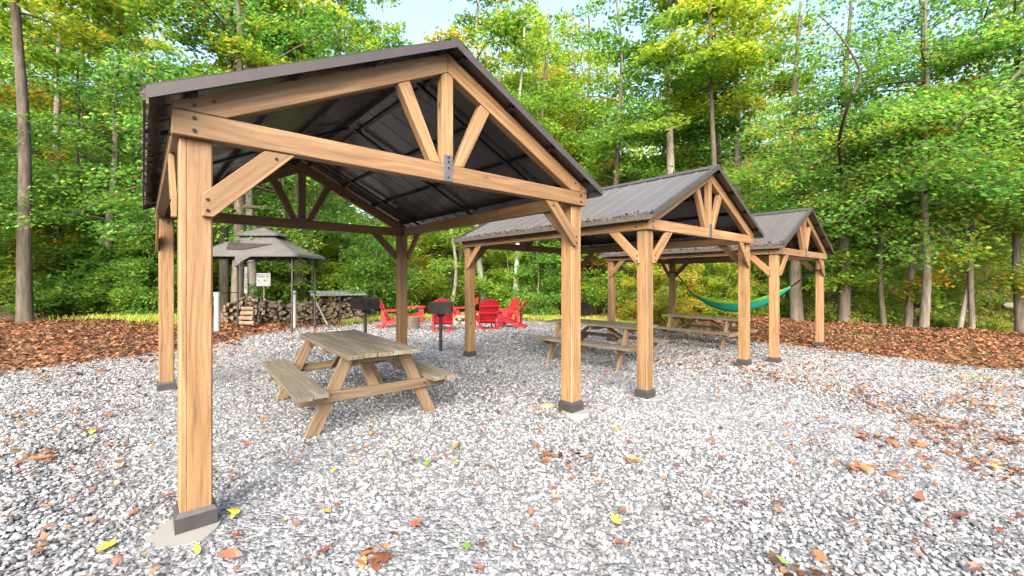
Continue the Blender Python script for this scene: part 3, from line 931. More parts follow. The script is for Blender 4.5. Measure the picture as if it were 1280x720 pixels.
def make_leanto():
    a = PA + PD * (plen * .60); b = PA + PD * (plen * .985)
    c = (a + b) * .5
    root = empty('wood_shelter', (c.x, c.y, Hf(c.x, c.y)), math.atan2(PD.y, PD.x))
    l2 = (b - a).length / 2
    bm = bmesh.new()
    n = 26
    rows = []
    for y, z in ((-.42, 1.02), (.36, 1.17)):
        rows.append([bm.verts.new((-l2 - .08 + (2 * l2 + .16) * i / n, y, z + (.012 if i % 2 else 0))) for i in range(n + 1)])
    rows2 = [[bm.verts.new(v.co + Vector((0, 0, -.012))) for v in r] for r in rows]
    for i in range(n):
        bm.faces.new((rows[0][i], rows[0][i + 1], rows[1][i + 1], rows[1][i])); bm.faces.new((rows2[0][i], rows2[1][i], rows2[1][i + 1], rows2[0][i + 1]))
        bm.faces.new((rows[0][i], rows2[0][i], rows2[0][i + 1], rows[0][i + 1]))
        bm.faces.new((rows[1][i], rows[1][i + 1], rows2[1][i + 1], rows2[1][i]))
    bm_obj('tin_roof', bm, M['tin'], root)
    for x in (-l2, 0, l2):
        for y, z in ((-.36, 1.02), (.32, 1.145)):
            bar('post', (x, y, -.05), (x, y, z), .045, .045, M['frame_dark'], root, .003, (0, 1, 0))
    for y, z in ((-.36, 1.0), (.32, 1.128)):
        bar('roof_rail', (-l2, y + .03, z), (l2, y + .03, z), .03, .035, M['frame_dark'], root, .003)
    tag(root, 'low lean-to of pale grey metal sheeting over the end of the woodpile', 'wood shelter')
make_leanto()

# split wood ready in the fire ring and its stones
for i in range(16):
    a = rl.uniform(0, 6.28); r = rl.uniform(.0, .42)
    p = (fire.x - .1 + r * math.cos(a), fire.y + r * math.sin(a))
    put_log(rl.choice(PALE), (p[0], p[1], Hf(*p) + .07 + .1 * (i // 6)), rl.uniform(0, 6.28), rl.gauss(0, .18), rl.uniform(0, 6.28), 'pale freshly split log heaped in the fire ring between the red chairs', 'freshly split logs in the fire ring')
def rock_mesh(seed, flat=.7):
    rng = np.random.RandomState(seed)
    bm = bmesh.new()
    bmesh.ops.create_icosphere(bm, subdivisions=2, radius=1)
    d = [Vector(rng.normal(0, 1, 3)).normalized() for _ in range(7)]
    for v in bm.verts:
        k = 1.0
        for q in d: k -= .28 * max(0, v.co.dot(q) - .62)
        v.co = Vector((v.co.x * k * 1.15, v.co.y * k * .9, v.co.z * k * flat))
    me = bpy.data.meshes.new('stone'); bm.to_mesh(me); bm.free()
    return me
M['rock'] = plain('rock', (.27, .255, .24), .9, 0, .2, 3, bump=.6, col2=(.13, .12, .11))
for i in range(12):
    a = 2 * math.pi * i / 12 + rl.uniform(-.1, .1)
    me = rock_mesh(40 + i); me.materials.append(M['rock'])
    o = link(bpy.data.objects.new('fire_ring_stone', me))
    p = (fire.x + .66 * math.cos(a), fire.y + .66 * math.sin(a))
    s = rl.uniform(.12, .17)
    o.scale = (s, s, s); o.rotation_euler = (0, 0, rl.uniform(0, 6)); o.location = (p[0], p[1], Hf(*p) + .06)
    tag(o, 'grey rock in the circle round the freshly split logs', 'rock', 'rocks of the fire ring')
me = rock_mesh(77, .62); me.materials.append(M['stone_tan'])
o = link(bpy.data.objects.new('stone', me)); p = (.405, 4.86); o.scale = (.088, .062, .06); o.rotation_euler = (0, 0, .3); o.location = (*p, Hf(*p) + .02)
tag(o, 'tan orange stone lying next to a concrete footing', 'stone')

# upright log stump used as a seat
bm = bmesh.new(); rng = np.random.RandomState(4)
n = 22; rr = [.20 * (1 + .05 * math.sin(3 * t + 1) + rng.normal(0, .02)) for t in np.linspace(0, 6.28, n, endpoint=False)]
A = [bm.verts.new((1.06 * rr[i] * math.cos(6.2832 * i / n), 1.06 * rr[i] * math.sin(6.2832 * i / n), -.05)) for i in range(n)]
B = [bm.verts.new((rr[i] * math.cos(6.2832 * i / n), rr[i] * math.sin(6.2832 * i / n), .39)) for i in range(n)]
for i in range(n): bm.faces.new((A[i], A[(i + 1) % n], B[(i + 1) % n], B[i]))
bm.faces.new(B).material_index = 1
o = bm_obj('log_stump', bm, [M['log_bark'], M['log_end']]); o.location = (-3.2, 13.75, Hf(-3.2, 13.75))
tag(o, 'upright sawn log stump standing between the leftmost red chairs', 'log stump')

def make_handtruck():
    x, y = -8.25, 13.55
    root = empty('hand_truck', (x, y, Hf(x, y)), R(-4))
    fd = M['frame_dark']
    bm = bmesh.new()
    pts = [(-.24, -.10, .02), (-.24, .10, .95), (-.235, .14, 1.10), (-.19, .155, 1.19), (-.10, .16, 1.225), (.10, .16, 1.225), (.19, .155, 1.19), (.235, .14, 1.10), (.24, .10, .95), (.24, -.10, .02)]
    for a, b in zip(pts, pts[1:]): add_cyl(bm, a, b, .019, n=8)
    bm_obj('handle_frame', bm, fd, root)
    bm = bmesh.new()
    for z, y2 in ((.25, -.052), (.55, .012), (.85, .078)): add_cyl(bm, (-.24, y2, z), (.24, y2, z), .012, n=8)
    bm_obj('rung', bm, fd, root)
    boxes('toe_plate', [((0, -.28, .022), (.46, .32, .008))], (1, 0, 0), fd, root, 0)
    for s in (-1, 1):
        bm = bmesh.new(); add_cyl(bm, (s * .27, .02, .12), (s * .33, .02, .12), .12, n=20); bevel(bm, .012)
        bm_obj('wheel', bm, M['black'], root)
    tag(root, 'black tubular hand truck loaded with pale logs at the woodpile', 'hand truck')
    for i, (dy, z) in enumerate(((-.26, .10), (-.27, .25), (-.25, .40), (-.20, .54))):
        put_log(PALE[(i * 3) % 7], (x + rl.uniform(-.03, .03), y + dy, Hf(x, y) + z), rl.uniform(-.1, .1), 0, rl.uniform(0, 6), 'pale log lying across the black hand truck', 'pale logs on the hand truck')
make_handtruck()

def pipe(px, D, r, z0, z1, lab):
    x, y, g = at(px, D)
    bm = bmesh.new()
    add_cyl(bm, (0, 0, z0), (0, 0, z1), r, n=20)
    add_cyl(bm, (0, 0, z1 - .12), (0, 0, z1 + .012), r * 1.14, n=20)
    bevel(bm, .006)
    o = bm_obj('plastic_pipe', bm, M['pvc']); o.location = (x, y, g)
    tag(o, lab, 'pipe')
pipe(271.2, 11.6, .072, -.05, 1.10, 'thick white plastic pipe standing upright beside the front post of the nearest pavilion')
pipe(368, 13.3, .058, -.02, 1.13, 'white plastic pipe standing behind a dark gazebo post at the woodpile')
# grey prop stick leaning on the pile
bm = bmesh.new(); p0 = Vector(at(410, 14.3)); p1 = Vector(at(392, 14.9)); p1.z += .95
add_cyl(bm, p0, p1, .03, .022, n=7); o = bm_obj('wooden_prop', bm, M['bark_pale']); tag(o, 'pale stick leaning against the stacked woodpile beside the gazebo', 'stick')

def make_sign(px, D, zc, w, h, rz, marks, lab, name, post=None, thick=.012):
    x, y, g = at(px, D)
    root = empty(name, (x, y, g), R(rz))
    boxes('panel', [((0, 0, zc), (w, thick, h))], (1, 0, 0), M['sign'], root, .002)
    if post: boxes('stake', [((0, .03, (zc + h * .45) / 2 - .05), (.05, .035, zc + h * .45 + .1))], (1, 0, 0), M['leg_wood'], root, .002)
    bm = bmesh.new()
    for mx, mz, mw, mh in marks: add_box(bm, (mx, -thick / 2 - .001, zc + mz), (mw, .002, mh))
    bm_obj('lettering', bm, M['ink'], root)
    tag(root, lab, 'sign')
def textrow(rng, x0, x1, z, h):
    out = []; x = x0
    while x < x1 - .02:
        w = rng.uniform(.018, .03)
        if rng.random() > .18:
            out.append((x + .004, z, .011, h)); out.append((x + w - .004, z + rng.choice((-1, 1)) * h * .2, .011, h * .6)); out.append((x + w / 2, z + rng.choice((-.4, 0, .4)) * h, w * .7, .012))
        x += w + .009
    return out
rs = random.Random(2)
mk = textrow(rs, -.22, .20, .17, .035) + textrow(rs, -.22, .20, .10, .05) + textrow(rs, -.19, .10, -.03, .06) + textrow(rs, -.18, -.02, -.11, .045)
make_sign(329.5, 14.6, 1.43, .49, .44, -3, mk, 'white rectangular sign with lines of dark lettering above the hand truck', 'notice_sign', post=True)
mk = [m for k in range(4) for m in ((-.022, .19 - k * .115, .014, .075), (.022, .19 - k * .115, .014, .075), (0, .22 - k * .115, .05, .014), (0, .19 - k * .115, .05, .012))] + [(0, -.27, .05, .075)]
make_sign(307, 15.4, 1.35, .13, .95, 0, mk, 'narrow upright white board with a column of dark letters beside the square sign', 'board_sign', post=True)

# ------------------------------------------------------------------ hammock
def make_hammock():
    a = pav_world(2, W / 2 + .0, L - .10, 1.93 + .0); b = pav_world(2, W / 2 + .0, .10, 1.93)
    a.z = 1.66; b.z = 1.66
    ax = (b - a); ln = ax.length; ax.normalize()
    side = Vector((-ax.y, ax.x, 0))
    if side.y > 0: side = -side                       # towards the camera
    root = empty('hammock', (a + b) * .5)
    org = root.location.copy()
    t0, t1 = .14, .86
    def spine(t):
        q = (t - .5) / .36
        s = .5 * (1 + q)
        zend0, zend1 = 1.00, 1.22
        z = zend0 + (zend1 - zend0) * s - (.58) * (1 - abs(q) ** 2.0)
        return a + ax * (ln * t) * 1.0 + Vector((0, 0, z - a.z))
    nt, ns = 40, 16
    rng = np.random.RandomState(3)
    bm = bmesh.new()
    g = []
    for i in range(nt + 1):
        t = t0 + (t1 - t0) * i / nt
        q = abs((t - .5) / .36)
        w = .05 + .29 * (1 - q ** 2.2)
        row = []
        for j in range(ns + 1):
            f = j / ns * 2 - 1
            d = f * w * .62
            z = w * .85 * abs(f) ** 1.7 + .012 * math.sin(j * 2.3 + i * .25) * (1 - q * .5)
            row.append(bm.verts.new(spine(t) + side * d + Vector((0, 0, z - .12 * w)) - org))
        g.append(row)
    for i in range(nt):
        for j in range(ns):
            f = bm.faces.new((g[i][j], g[i + 1][j], g[i + 1][j + 1], g[i][j + 1]))
            f.material_index = 1 if j < 2 or j == ns - 1 else 0
    body = bm_obj('cloth', bm, [M['teal'], M['lime']], root, smooth=True)
    body.modifiers.new('thick', 'SOLIDIFY').thickness = .004
    for e, t in ((a, t0), (b, t1)):
        bm = bmesh.new()
        p = spine(t)
        for k in range(3): add_cyl(bm, p - org + Vector((0, 0, .01 * k)), e - org + Vector((0, 0, .015 * k)), .012, n=6)
        bm_obj('strap', bm, M['black'], root)
    for k, (e, v) in enumerate(((a, L), (b, 0))):
        c = pav_world(2, W / 2, v, 0); c.z = 1.66
        bm = bmesh.new()
        mm = Matrix.Translation(c - org) @ Matrix.Rotation(TH, 4, 'Z')
        t = PH + .006
        for s in (-1, 1):
            add_box(bm, (s * t, 0, 0), (.006, 2 * t, .035), m=mm); add_box(bm, (0, s * t, 0), (2 * t - .012, .006, .035), m=mm)
        bm_obj('post_loop', bm, M['black'], root)
    tag(root, 'teal and lime green cloth hammock slung between two posts of the farthest pavilion', 'hammock')
make_hammock()

# ------------------------------------------------------------------ loose gravel (real stones where they can be told apart)
def ico(sub):
    bm = bmesh.new(); bmesh.ops.create_icosphere(bm, subdivisions=sub, radius=1)
    v = np.array([x.co[:] for x in bm.verts]); f = np.array([[y.index for y in x.verts] for x in bm.faces]); bm.free()
    return v, f
def stones(name, rng, x, y, r, base_v, base_f, m):
    n = len(x)
    k = len(base_v)
    V = np.repeat(base_v[None], n, 0)
    V = V * (1 + rng.normal(0, .20, (n, k, 1)))
    V = V * np.stack((rng.uniform(.75, 1.35, n), rng.uniform(.65, 1.05, n), rng.uniform(.42, .8, n)), 1)[:, None, :]
    # tumble and turn
    tx = rng.normal(0, .45, n); tz = rng.uniform(0, 6.283, n)
    c, s = np.cos(tx)[:, None], np.sin(tx)[:, None]
    Y = V[:, :, 1] * c - V[:, :, 2] * s; Z = V[:, :, 1] * s + V[:, :, 2] * c; X = V[:, :, 0]
    c, s = np.cos(tz)[:, None], np.sin(tz)[:, None]
    V = np.stack((X * c - Y * s, X * s + Y * c, Z), 2) * r[:, None, None]
    z = H(x, y) + r * rng.uniform(.05, .5, n)
    V += np.stack((x, y, z), 1)[:, None, :]
    fl = (base_f[None] + (np.arange(n) * k)[:, None, None]).reshape(-1)
    tint = np.repeat(np.clip(rng.beta(1.25, 1.15, n), 0, 1), k)
    me = np_mesh(name, V.reshape(-1, 3), np.full(n * len(base_f), 3), fl, m, tint)
    tag(np_obj(name, me), kind='stuff')
def build_stones():
    m, nt, p = mat('crushed_stone'); n = N(nt)
    t = n('ShaderNodeAttribute', attribute_name='tint').outputs['Fac']
    c = ramp(n, t, [(0, (.054, .058, .064)), (.25, (.088, .094, .102)), (.5, (.145, .152, .160)), (.75, (.215, .221, .227)), (1, (.335, .34, .34))])
    tc = n('ShaderNodeTexCoord').outputs['Object']
    ns = n('ShaderNodeTexNoise', {'Vector': tc, 'Scale': 90.0, 'Detail': 4.0}).outputs['Fac']
    c = mixc(n, .35, c, ramp(n, ns, [(.3, .12), (.7, .75)]), 'OVERLAY')
    pn = n('ShaderNodeTexNoise', {'Vector': tc, 'Scale': .9, 'Detail': 4.0, 'Roughness': .6}).outputs['Fac']
    c = mixc(n, ramp(n, pn, [(.38, .30), (.58, 0.0)]), c, (.085, .088, .088))
    nt.links.new(c, p.inputs['Base Color']); p.inputs['Roughness'].default_value = .85
    b = n('ShaderNodeBump', {'Height': ns, 'Strength': .3, 'Distance': .004}); nt.links.new(b.outputs[0], p.inputs['Normal'])
    rng = np.random.RandomState(7)
    v1, f1 = ico(1)
    vo = np.array([(1, 0, 0), (-1, 0, 0), (0, 1, 0), (0, -1, 0), (0, 0, 1), (0, 0, -1)], float)
    fo = np.array([(0, 2, 4), (2, 1, 4), (1, 3, 4), (3, 0, 4), (2, 0, 5), (1, 2, 5), (3, 1, 5), (0, 3, 5)])
    def cand(y0, y1, dens, wid):
        A = (y1 - y0) * 2 * wid
        k = int(A * dens)
        y = rng.uniform(y0, y1, k); x = rng.uniform(-wid, wid, k)
        ok = (np.abs(x) < 1.6 * y + 1.3) & (sdist(x, y) < -.02 + rng.normal(0, .12, k))
        for c, r in FOOT: ok &= np.hypot(x - c.x, y - c.y) > r * rng.uniform(.88, 1.03, k)
        return x[ok], y[ok]
    x, y = cand(1.35, 5.0, 2200, 7.8)
    # coarse stones and the fines between them
    r = np.where(rng.uniform(size=len(x)) < .45, rng.uniform(.0115, .0195, len(x)), rng.uniform(.0065, .0125, len(x)))
    stones('gravel', rng, x, y, r, v1, f1, m)
    x, y = cand(5.0, 9.5, 900, 14)
    stones('gravel', rng, x, y, rng.uniform(.012, .023, len(x)), vo, fo, m)
    x, y = cand(9.5, 19.0, 240, 10)
    stones('gravel', rng, x, y, rng.uniform(.017, .032, len(x)), vo, fo, m)
build_stones()

# ------------------------------------------------------------------ leaves
MAPLE = []
for a, r in ((90, 1.0), (66, .48), (40, .86), (14, .42), (-12, .62), (-60, .34), (-120, .34), (192, .62), (166, .42), (140, .86), (114, .48)):
    x, y = r * math.cos(R(a)), r * math.sin(R(a)); MAPLE.append((x, y + .25, -.22 * abs(x) - .06 * y * y))
MAPLE = np.array(MAPLE) * .55
KITE = np.array([(0, -.5, 0), (.30, .0, -.10), (0, .55, -.06), (-.30, .0, -.10)])
OVAL = np.array([(0, -.5, 0), (.22, -.22, -.07), (.24, .12, -.09), (0, .55, -.10), (-.24, .12, -.09), (-.22, -.22, -.07)])
BLADE = np.array([(-.035, 0, 0), (.035, 0, 0), (.012, 1.0, .0), (-.012, 1.0, 0)])

def leaf_arrays(rng, P, nrm, size, tmpl, heading=None):
    n = len(P)
    nz = nrm / np.linalg.norm(nrm, axis=1, keepdims=True)
    h = rng.uniform(0, 6.283, n) if heading is None else heading
    t = np.stack((np.cos(h), np.sin(h), np.zeros(n)), 1)
    t = t - nz * (t * nz).sum(1, keepdims=True)
    t /= np.linalg.norm(t, axis=1, keepdims=True) + 1e-9
    b = np.cross(nz, t)
    k = len(tmpl)
    curl = rng.uniform(.4, 1.8, n)[:, None]
    V = (b[:, None, :] * tmpl[None, :, 0:1] + t[:, None, :] * tmpl[None, :, 1:2] + nz[:, None, :] * (tmpl[None, :, 2] * curl)[:, :, None]) * size[:, None, None] + P[:, None, :]
    return V.reshape(-1, 3), k

def leaf_mesh(name, rng, P, nrm, size, tmpl, m, tint, heading=None):
    V, k = leaf_arrays(rng, P, nrm, size, tmpl, heading)
    n = len(P)
    return np_mesh(name, V, np.full(n, k), np.arange(n * k), m, np.repeat(np.clip(tint, 0, 1), k))

def tubes_mesh(name, paths, m):
    """paths: list of (points (k,3), radii (k,), sides)"""
    Vs, Fs, base = [], [], 0
    for P, r, ns in paths:
        P = np.asarray(P, float); k = len(P)
        d = np.gradient(P, axis=0); d /= np.linalg.norm(d, axis=1, keepdims=True) + 1e-9
        ref = np.where(np.abs(d[:, 2:3]) > .8, np.array([[1., 0, 0]]), np.array([[0, 0, 1.]]))
        u = np.cross(d, ref); u /= np.linalg.norm(u, axis=1, keepdims=True) + 1e-9
        w = np.cross(d, u)
        a = np.linspace(0, 2 * math.pi, ns, endpoint=False)
        ring = P[:, None] + (u[:, None] * np.cos(a)[None, :, None] + w[:, None] * np.sin(a)[None, :, None]) * np.asarray(r)[:, None, None] if np.ndim(r) == 1 else P[:, None] + (u[:, None] * np.cos(a)[None, :, None] + w[:, None] * np.sin(a)[None, :, None]) * r[:, :, None]
        Vs.append(ring.reshape(-1, 3))
        i = (np.arange(k - 1)[:, None] * ns + np.arange(ns)[None]).ravel()
        j = (np.arange(k - 1)[:, None] * ns + (np.arange(ns)[None] + 1) % ns).ravel()
        Fs.append(np.stack((i, j, j + ns, i + ns), 1) + base)
        base += k * ns
    V = np.concatenate(Vs); Fq = np.concatenate(Fs)
    mi = None
    if isinstance(m, (list, tuple)):
        n0 = (len(paths[0][0]) - 1) * paths[0][2]
        mi = np.ones(len(Fq)); mi[:n0] = 0
    return np_mesh(name, V, np.full(len(Fq), 4), Fq.ravel(), m, smooth=True, mat_idx=mi)

def gen_tree(seed, Ht, r0, cb, cr, nleaf, lsize, tmpl, lm, bm_, nb=22, lean=(0, 0), wob=.12, up=.35, droop=.35, tmean=.5, tvar=.22, flat=.62, low=.0, spread=.24, twigs=8, vspread=.14):
    """trunk-with-limbs mesh and leaf mesh; origin at the root collar"""
    rng = np.random.RandomState(seed)
    k = 18
    s = np.linspace(0, 1, k)
    ph = rng.uniform(0, 6.28, 4)
    tx = lean[0] * s * Ht + wob * (np.sin(s * 5 + ph[0]) - np.sin(ph[0])) + wob * .4 * (np.sin(s * 13 + ph[1]) - np.sin(ph[1]))
    ty = lean[1] * s * Ht + wob * (np.sin(s * 4.4 + ph[2]) - np.sin(ph[2])) + wob * .4 * (np.sin(s * 11 + ph[3]) - np.sin(ph[3]))
    T = np.stack((tx, ty, s * Ht - .15), 1)
    rad = r0 * (1 - .82 * s ** .9)
    # root flare on uneven sides
    ns = 14
    a = np.linspace(0, 2 * math.pi, ns, endpoint=False)
    flare = np.exp(-np.maximum(T[:, 2] + .1, 0) / .22)[:, None] * (.45 + .35 * np.sin(3 * a + ph[0])[None])
    rr = rad[:, None] * (1 + flare) * (1 + .05 * np.sin(2 * a + ph[1])[None] + rng.normal(0, .02, (k, ns)))
    extra = np.array([0, .1, .22, .4, .7])
    # finer rings near the ground
    sf = np.sort(np.concatenate((s, extra / Ht + .0001)))
    T2 = np.stack([np.interp(sf, s, T[:, c]) for c in range(3)], 1)
    fl2 = np.exp(-np.maximum(T2[:, 2] + .1, 0) / .22)[:, None] * (.16 + .16 * np.sin(3 * a + ph[0])[None])
    rr2 = np.interp(sf, s, rad)[:, None] * (1 + fl2) * (1 + .05 * np.sin(2 * a + ph[1] + sf[:, None] * 3) + rng.normal(0, .02, (len(sf), ns)))
    paths = [(T2, rr2, ns)]
    LP, LN, LT = [], [], []
    w_tot = 0
    specs = []
    for i in range(nb):
        f = (i + rng.uniform(.1, .9)) / nb
        f = f ** (1 + low)
        z = cb + (Ht * .985 - cb) * f
        az = i * 2.399 + rng.normal(0, .35)
        ln = cr * (.6 + .45 * rng.uniform()) * max(.12, (1 - f ** 1.7)) * (.75 + .25 * min(1, f * 6))
        specs.append((f, z, az, ln))
    for f, z, az, ln in specs:
        p0 = np.array([np.interp(z / Ht, s, T[:, c]) for c in range(3)])
        u = up * (.4 + f) + rng.normal(0, .17)
        dr = droop * (1.1 - .6 * f)
        q = np.linspace(0, 1, 7)
        bend = rng.normal(0, .18)
        azs = az + bend * q
        dx = np.concatenate(([0], np.cumsum(np.cos(azs[1:]) * ln / 6))); dy = np.concatenate(([0], np.cumsum(np.sin(azs[1:]) * ln / 6)))
        B = p0 + np.stack((dx, dy, ln * (u * q - dr * q * q)), 1) + rng.normal(0, .03, (7, 3)) * q[:, None]
        br = max(.012, r0 * (.32 - .2 * f) * min(1, ln / cr + .3)) * (1 - .85 * q)
        paths.append((B, br, 5))
        nt_ = max(2, int(twigs * ln / cr + 1.5))
        toff = rng.normal(0, .10)
        for j in range(nt_ + 1):
            qq = .22 + .78 * (j + rng.uniform(-.3, .3)) / nt_; qq = min(max(qq, .12), 1)
            bp = np.array([np.interp(qq, q, B[:, c]) for c in range(3)])
            side = 1 if j % 2 else -1
            ta = np.interp(qq, q, azs) + (side * rng.uniform(.6, 1.15) if j < nt_ else rng.normal(0, .2))
            tl = (.42 * ln * (1.15 - qq) + .22 * cr * rng.uniform(.5, 1.1))
            tq = np.linspace(0, 1, 4)
            tw = bp + np.stack((np.cos(ta) * tl * tq, np.sin(ta) * tl * tq, tl * (.10 * tq - .28 * droop * 1.6 * tq * tq)), 1)
            paths.append((tw, np.array([.010, .008, .006, .003]) * (1 + r0), 3))
            LP.append(tw); LN.append((tl, toff + rng.normal(0, .05), ta))
    tls = np.array([x[0] for x in LN]); cnt = np.maximum(3, (nleaf * tls / tls.sum()).astype(int))
    pts, nrm, tint = [], [], []
    for tw, (tl, to, ta), c in zip(LP, LN, cnt):
        tq = rng.uniform(0.05, 1.06, c)
        p = np.stack([np.interp(tq, np.linspace(0, 1, 4), tw[:, k2]) for k2 in range(3)], 1)
        lat = rng.normal(0, spread * (.6 + .4 * tl), c)
        p[:, 0] += -np.sin(ta) * lat; p[:, 1] += np.cos(ta) * lat
        p[:, 2] += rng.normal(-.03, vspread, c) - .12 * np.abs(lat)
        pts.append(p)
        tint.append(np.clip(rng.normal(tmean + to, tvar, c), 0, .94))
    P = np.concatenate(pts); n = len(P)
    nr = np.stack((rng.normal(0, flat, n), rng.normal(0, flat, n), np.ones(n)), 1)
    sz = lsize * rng.uniform(.6, 1.25, n)
    t = np.concatenate(tint)
    odd = rng.uniform(size=n) < .004
    t[odd] = 1.0
    crown = leaf_mesh('crown', rng, P, nr, sz, tmpl, lm, t)
    trunk = tubes_mesh('trunk', paths, [bm_, M['limb']])
    return trunk, crown

def plant_tree(name, meshes, x, y, rz, sc, lab, cat, group=None, sz=None):
    o = empty(name, (x, y, Hf(x, y)), rz)
    o.scale = (sc, sc, sc if sz is None else sz)
    for nm, me in zip(('trunk', 'crown'), meshes):
        link(bpy.data.objects.new(nm, me), o)
    return tag(o, lab, cat, group)

TG = 'trees standing round the gravel clearing'
# maples at the right edge: low branches, big leaves
MA = [gen_tree(11 + i, 12.5, .19, 3.9, 3.9, 11500, .152, MAPLE, M['maple'], M['bark'], nb=26, wob=.10, low=.4, tmean=.60 + .05 * i, droop=.42, lean=((.03, 0), (-.02, .01), (0, .02))[i]) for i in range(3)]
MID = [gen_tree(31 + i, 17, .20, 3.6, 4.4, 11000, .22, OVAL, M['leaf_mid'], (M['bark'], M['bark_dark'], M['bark'])[i], nb=28, low=.5, tmean=.60 + .06 * i, wob=.2, droop=.3, spread=.32, vspread=.14) for i in range(3)]
YEL = [gen_tree(51 + i, 19, .16, 3.5, 4.2, 12000, .24, KITE, M['leaf_yellow'], M['bark'], nb=28, tmean=.42 + .1 * i, wob=.2, up=.6, droop=.3, spread=.34, vspread=.16, flat=.7, low=.3) for i in range(2)]
HEM = [gen_tree(61 + i, 9, .12, .8, 3.0, 20000, .10, KITE, M['hemlock'], M['bark_dark'], nb=34, tmean=.5, up=.15, droop=.25, spread=.16, vspread=.05, flat=.3, low=.35, twigs=9) for i in range(2)]
SAP = [gen_tree(71 + i, 9.5, .075, 1.6, 2.2, 6500, .15, OVAL, M['leaf_mid'], M['bark_pale'] if i else M['bark'], nb=20, tmean=.68, wob=.15, droop=.3, spread=.22, low=.2) for i in range(2)]
POLE = [gen_tree(81, 20, .17, 8.0, 3.6, 9000, .22, OVAL, M['leaf_mid'], M['bark_pale'], nb=20, tmean=.6, wob=.2, spread=.3, vspread=.12),
        gen_tree(82, 20, .17, 9.0, 3.4, 9000, .22, KITE, M['leaf_yellow'], M['bark_dark'], nb=20, tmean=.35, wob=.12, spread=.3, vspread=.12),
        gen_tree(83, 17, .09, 7.0, 2.6, 6000, .18, KITE, M['leaf_mid'], M['birch'], nb=16, tmean=.75, wob=.2, spread=.25)]
UND = [gen_tree(95 + i, 6.2, .05, .5, 2.2, 9000, .15, (MAPLE, OVAL, OVAL)[i], (M['maple'], M['leaf_mid'], M['hemlock'])[i], M['bark'], nb=24, low=.3, tmean=(.66, .78, .85)[i], wob=.15, up=.5, droop=.4, spread=.22, vspread=.16, flat=.7) for i in range(3)]
BUND = [gen_tree(98 + i, 5.5, .045, .5, 2.2, 5000, .14, OVAL, M['brush'], M['bark_pale'], nb=20, low=.3, tmean=.5 + .1 * i, wob=.15, up=.6, droop=.3, spread=.24, vspread=.18, flat=.8) for i in range(2)]
BIGL = gen_tree(91, 15, .24, 3.4, 5.6, 21000, .165, MAPLE, M['maple'], M['bark'], nb=30, low=.45, wob=.16, tmean=.40, lean=(.05, -.02), droop=.42, spread=.24)
AUT = gen_tree(93, 11, .10, 3.0, 2.6, 6000, .20, KITE, M['leaf_autumn'], M['bark'], nb=18, tmean=.5, spread=.3, flat=.7)

def dia(meshkey_r, px_w, D): return (px_w / F * D / 2) / meshkey_r
NEAR = [
    # px, distance, set, base radius, trunk width px, label
    (996, 16.2, MA[1], .19, 19, 'thick grey trunk just left of the farthest pavilion outer post, hammock in front of it'),
    (1055, 15.2, MA[0], .19, 16, 'straight grey-barked tree right beside the farthest pavilion roof edge'),
    (1069, 16.4, SAP[0], .075, 6, 'very thin tree close against the straight grey-barked tree'),
    (1106, 14.6, SAP[0], .075, 9, 'slim leaning tree standing alone on the leaf bank between two pairs of trunks'),
    (1134, 14.2, MA[2], .19, 11, 'dark upright maple next to the thicker leaning trunk on the leaf bank'),
    (1153, 12.9, MA[0], .19, 14, 'thicker pale trunk leaning slightly right with its base on the leaf bank edge'),
    (1198, 13.2, SAP[1], .075, 8, 'left one of the two thin curved trunks standing close together on the bank'),
    (1216, 12.9, MA[1], .19, 8.5, 'right one of the two thin curved trunks standing close together on the bank'),
    (1276, 12.6, MA[2], .19, 15, 'tree cut by the right edge with a sawn log behind it'),
    (762, 21.0, MID[0], .20, 11, 'tall tree with a clear straight trunk rising between the first two pavilion roofs'),
    (890, 22.5, MID[1], .20, 9, 'tall slender trunk seen between the posts of the middle pavilion'),
    (32, 12.4, POLE[1], .17, 23, 'thick bare trunk near the left edge rising from the leaf litter'),
    (74, 17.5, POLE[0], .17, 13, 'slimmer grey trunk behind the thick bare one at left'),
    (118, 22.0, POLE[0], .17, 17, 'pale tall trunk showing bare above the left foliage'),
    (297, 14.6, BIGL, .24, 18, 'mossy maple trunk behind the cloth gazebo, its leafy branches above the nearest roof'),
    (279, 16.2, POLE[1], .17, 13, 'brown trunk just left of the mossy maple behind the gazebo'),
    (318, 17.0, POLE[0], .17, 11, 'reddish pale trunk right behind the white signs'),
    (376, 18.5, POLE[1], .17, 19, 'thick mottled trunk rising behind the right posts of the gazebo'),
    (433, 22.0, POLE[0], .17, 15, 'tall grey trunk behind the tin-covered end of the woodpile'),
    (351, 19.5, POLE[2], .09, 6, 'white birch trunk leaning behind the gazebo roof'),
    (464, 21.0, POLE[2], .09, 5.5, 'slim white birch behind the slotted grill'),
    (607, 21.0, POLE[0], .17, 8, 'pale slim trunk straight behind the red chairs'),
    (644, 20.5, POLE[2], .09, 7, 'light trunk rising behind the two side-on red chairs'),
    (563, 20.0, SAP[1], .075, 5, 'thin pale sapling behind the fire ring'),
    (826, 19.5, POLE[0], .17, 15, 'grey trunk seen between the rear posts of the farthest pavilion'),
    (925, 19.5, POLE[1], .17, 15, 'grey trunk right behind the sagging middle of the hammock'),
    (896, 18.0, POLE[1], .17, 9, 'straight trunk above the left half of the hammock'),
]
rt = random.Random(5)
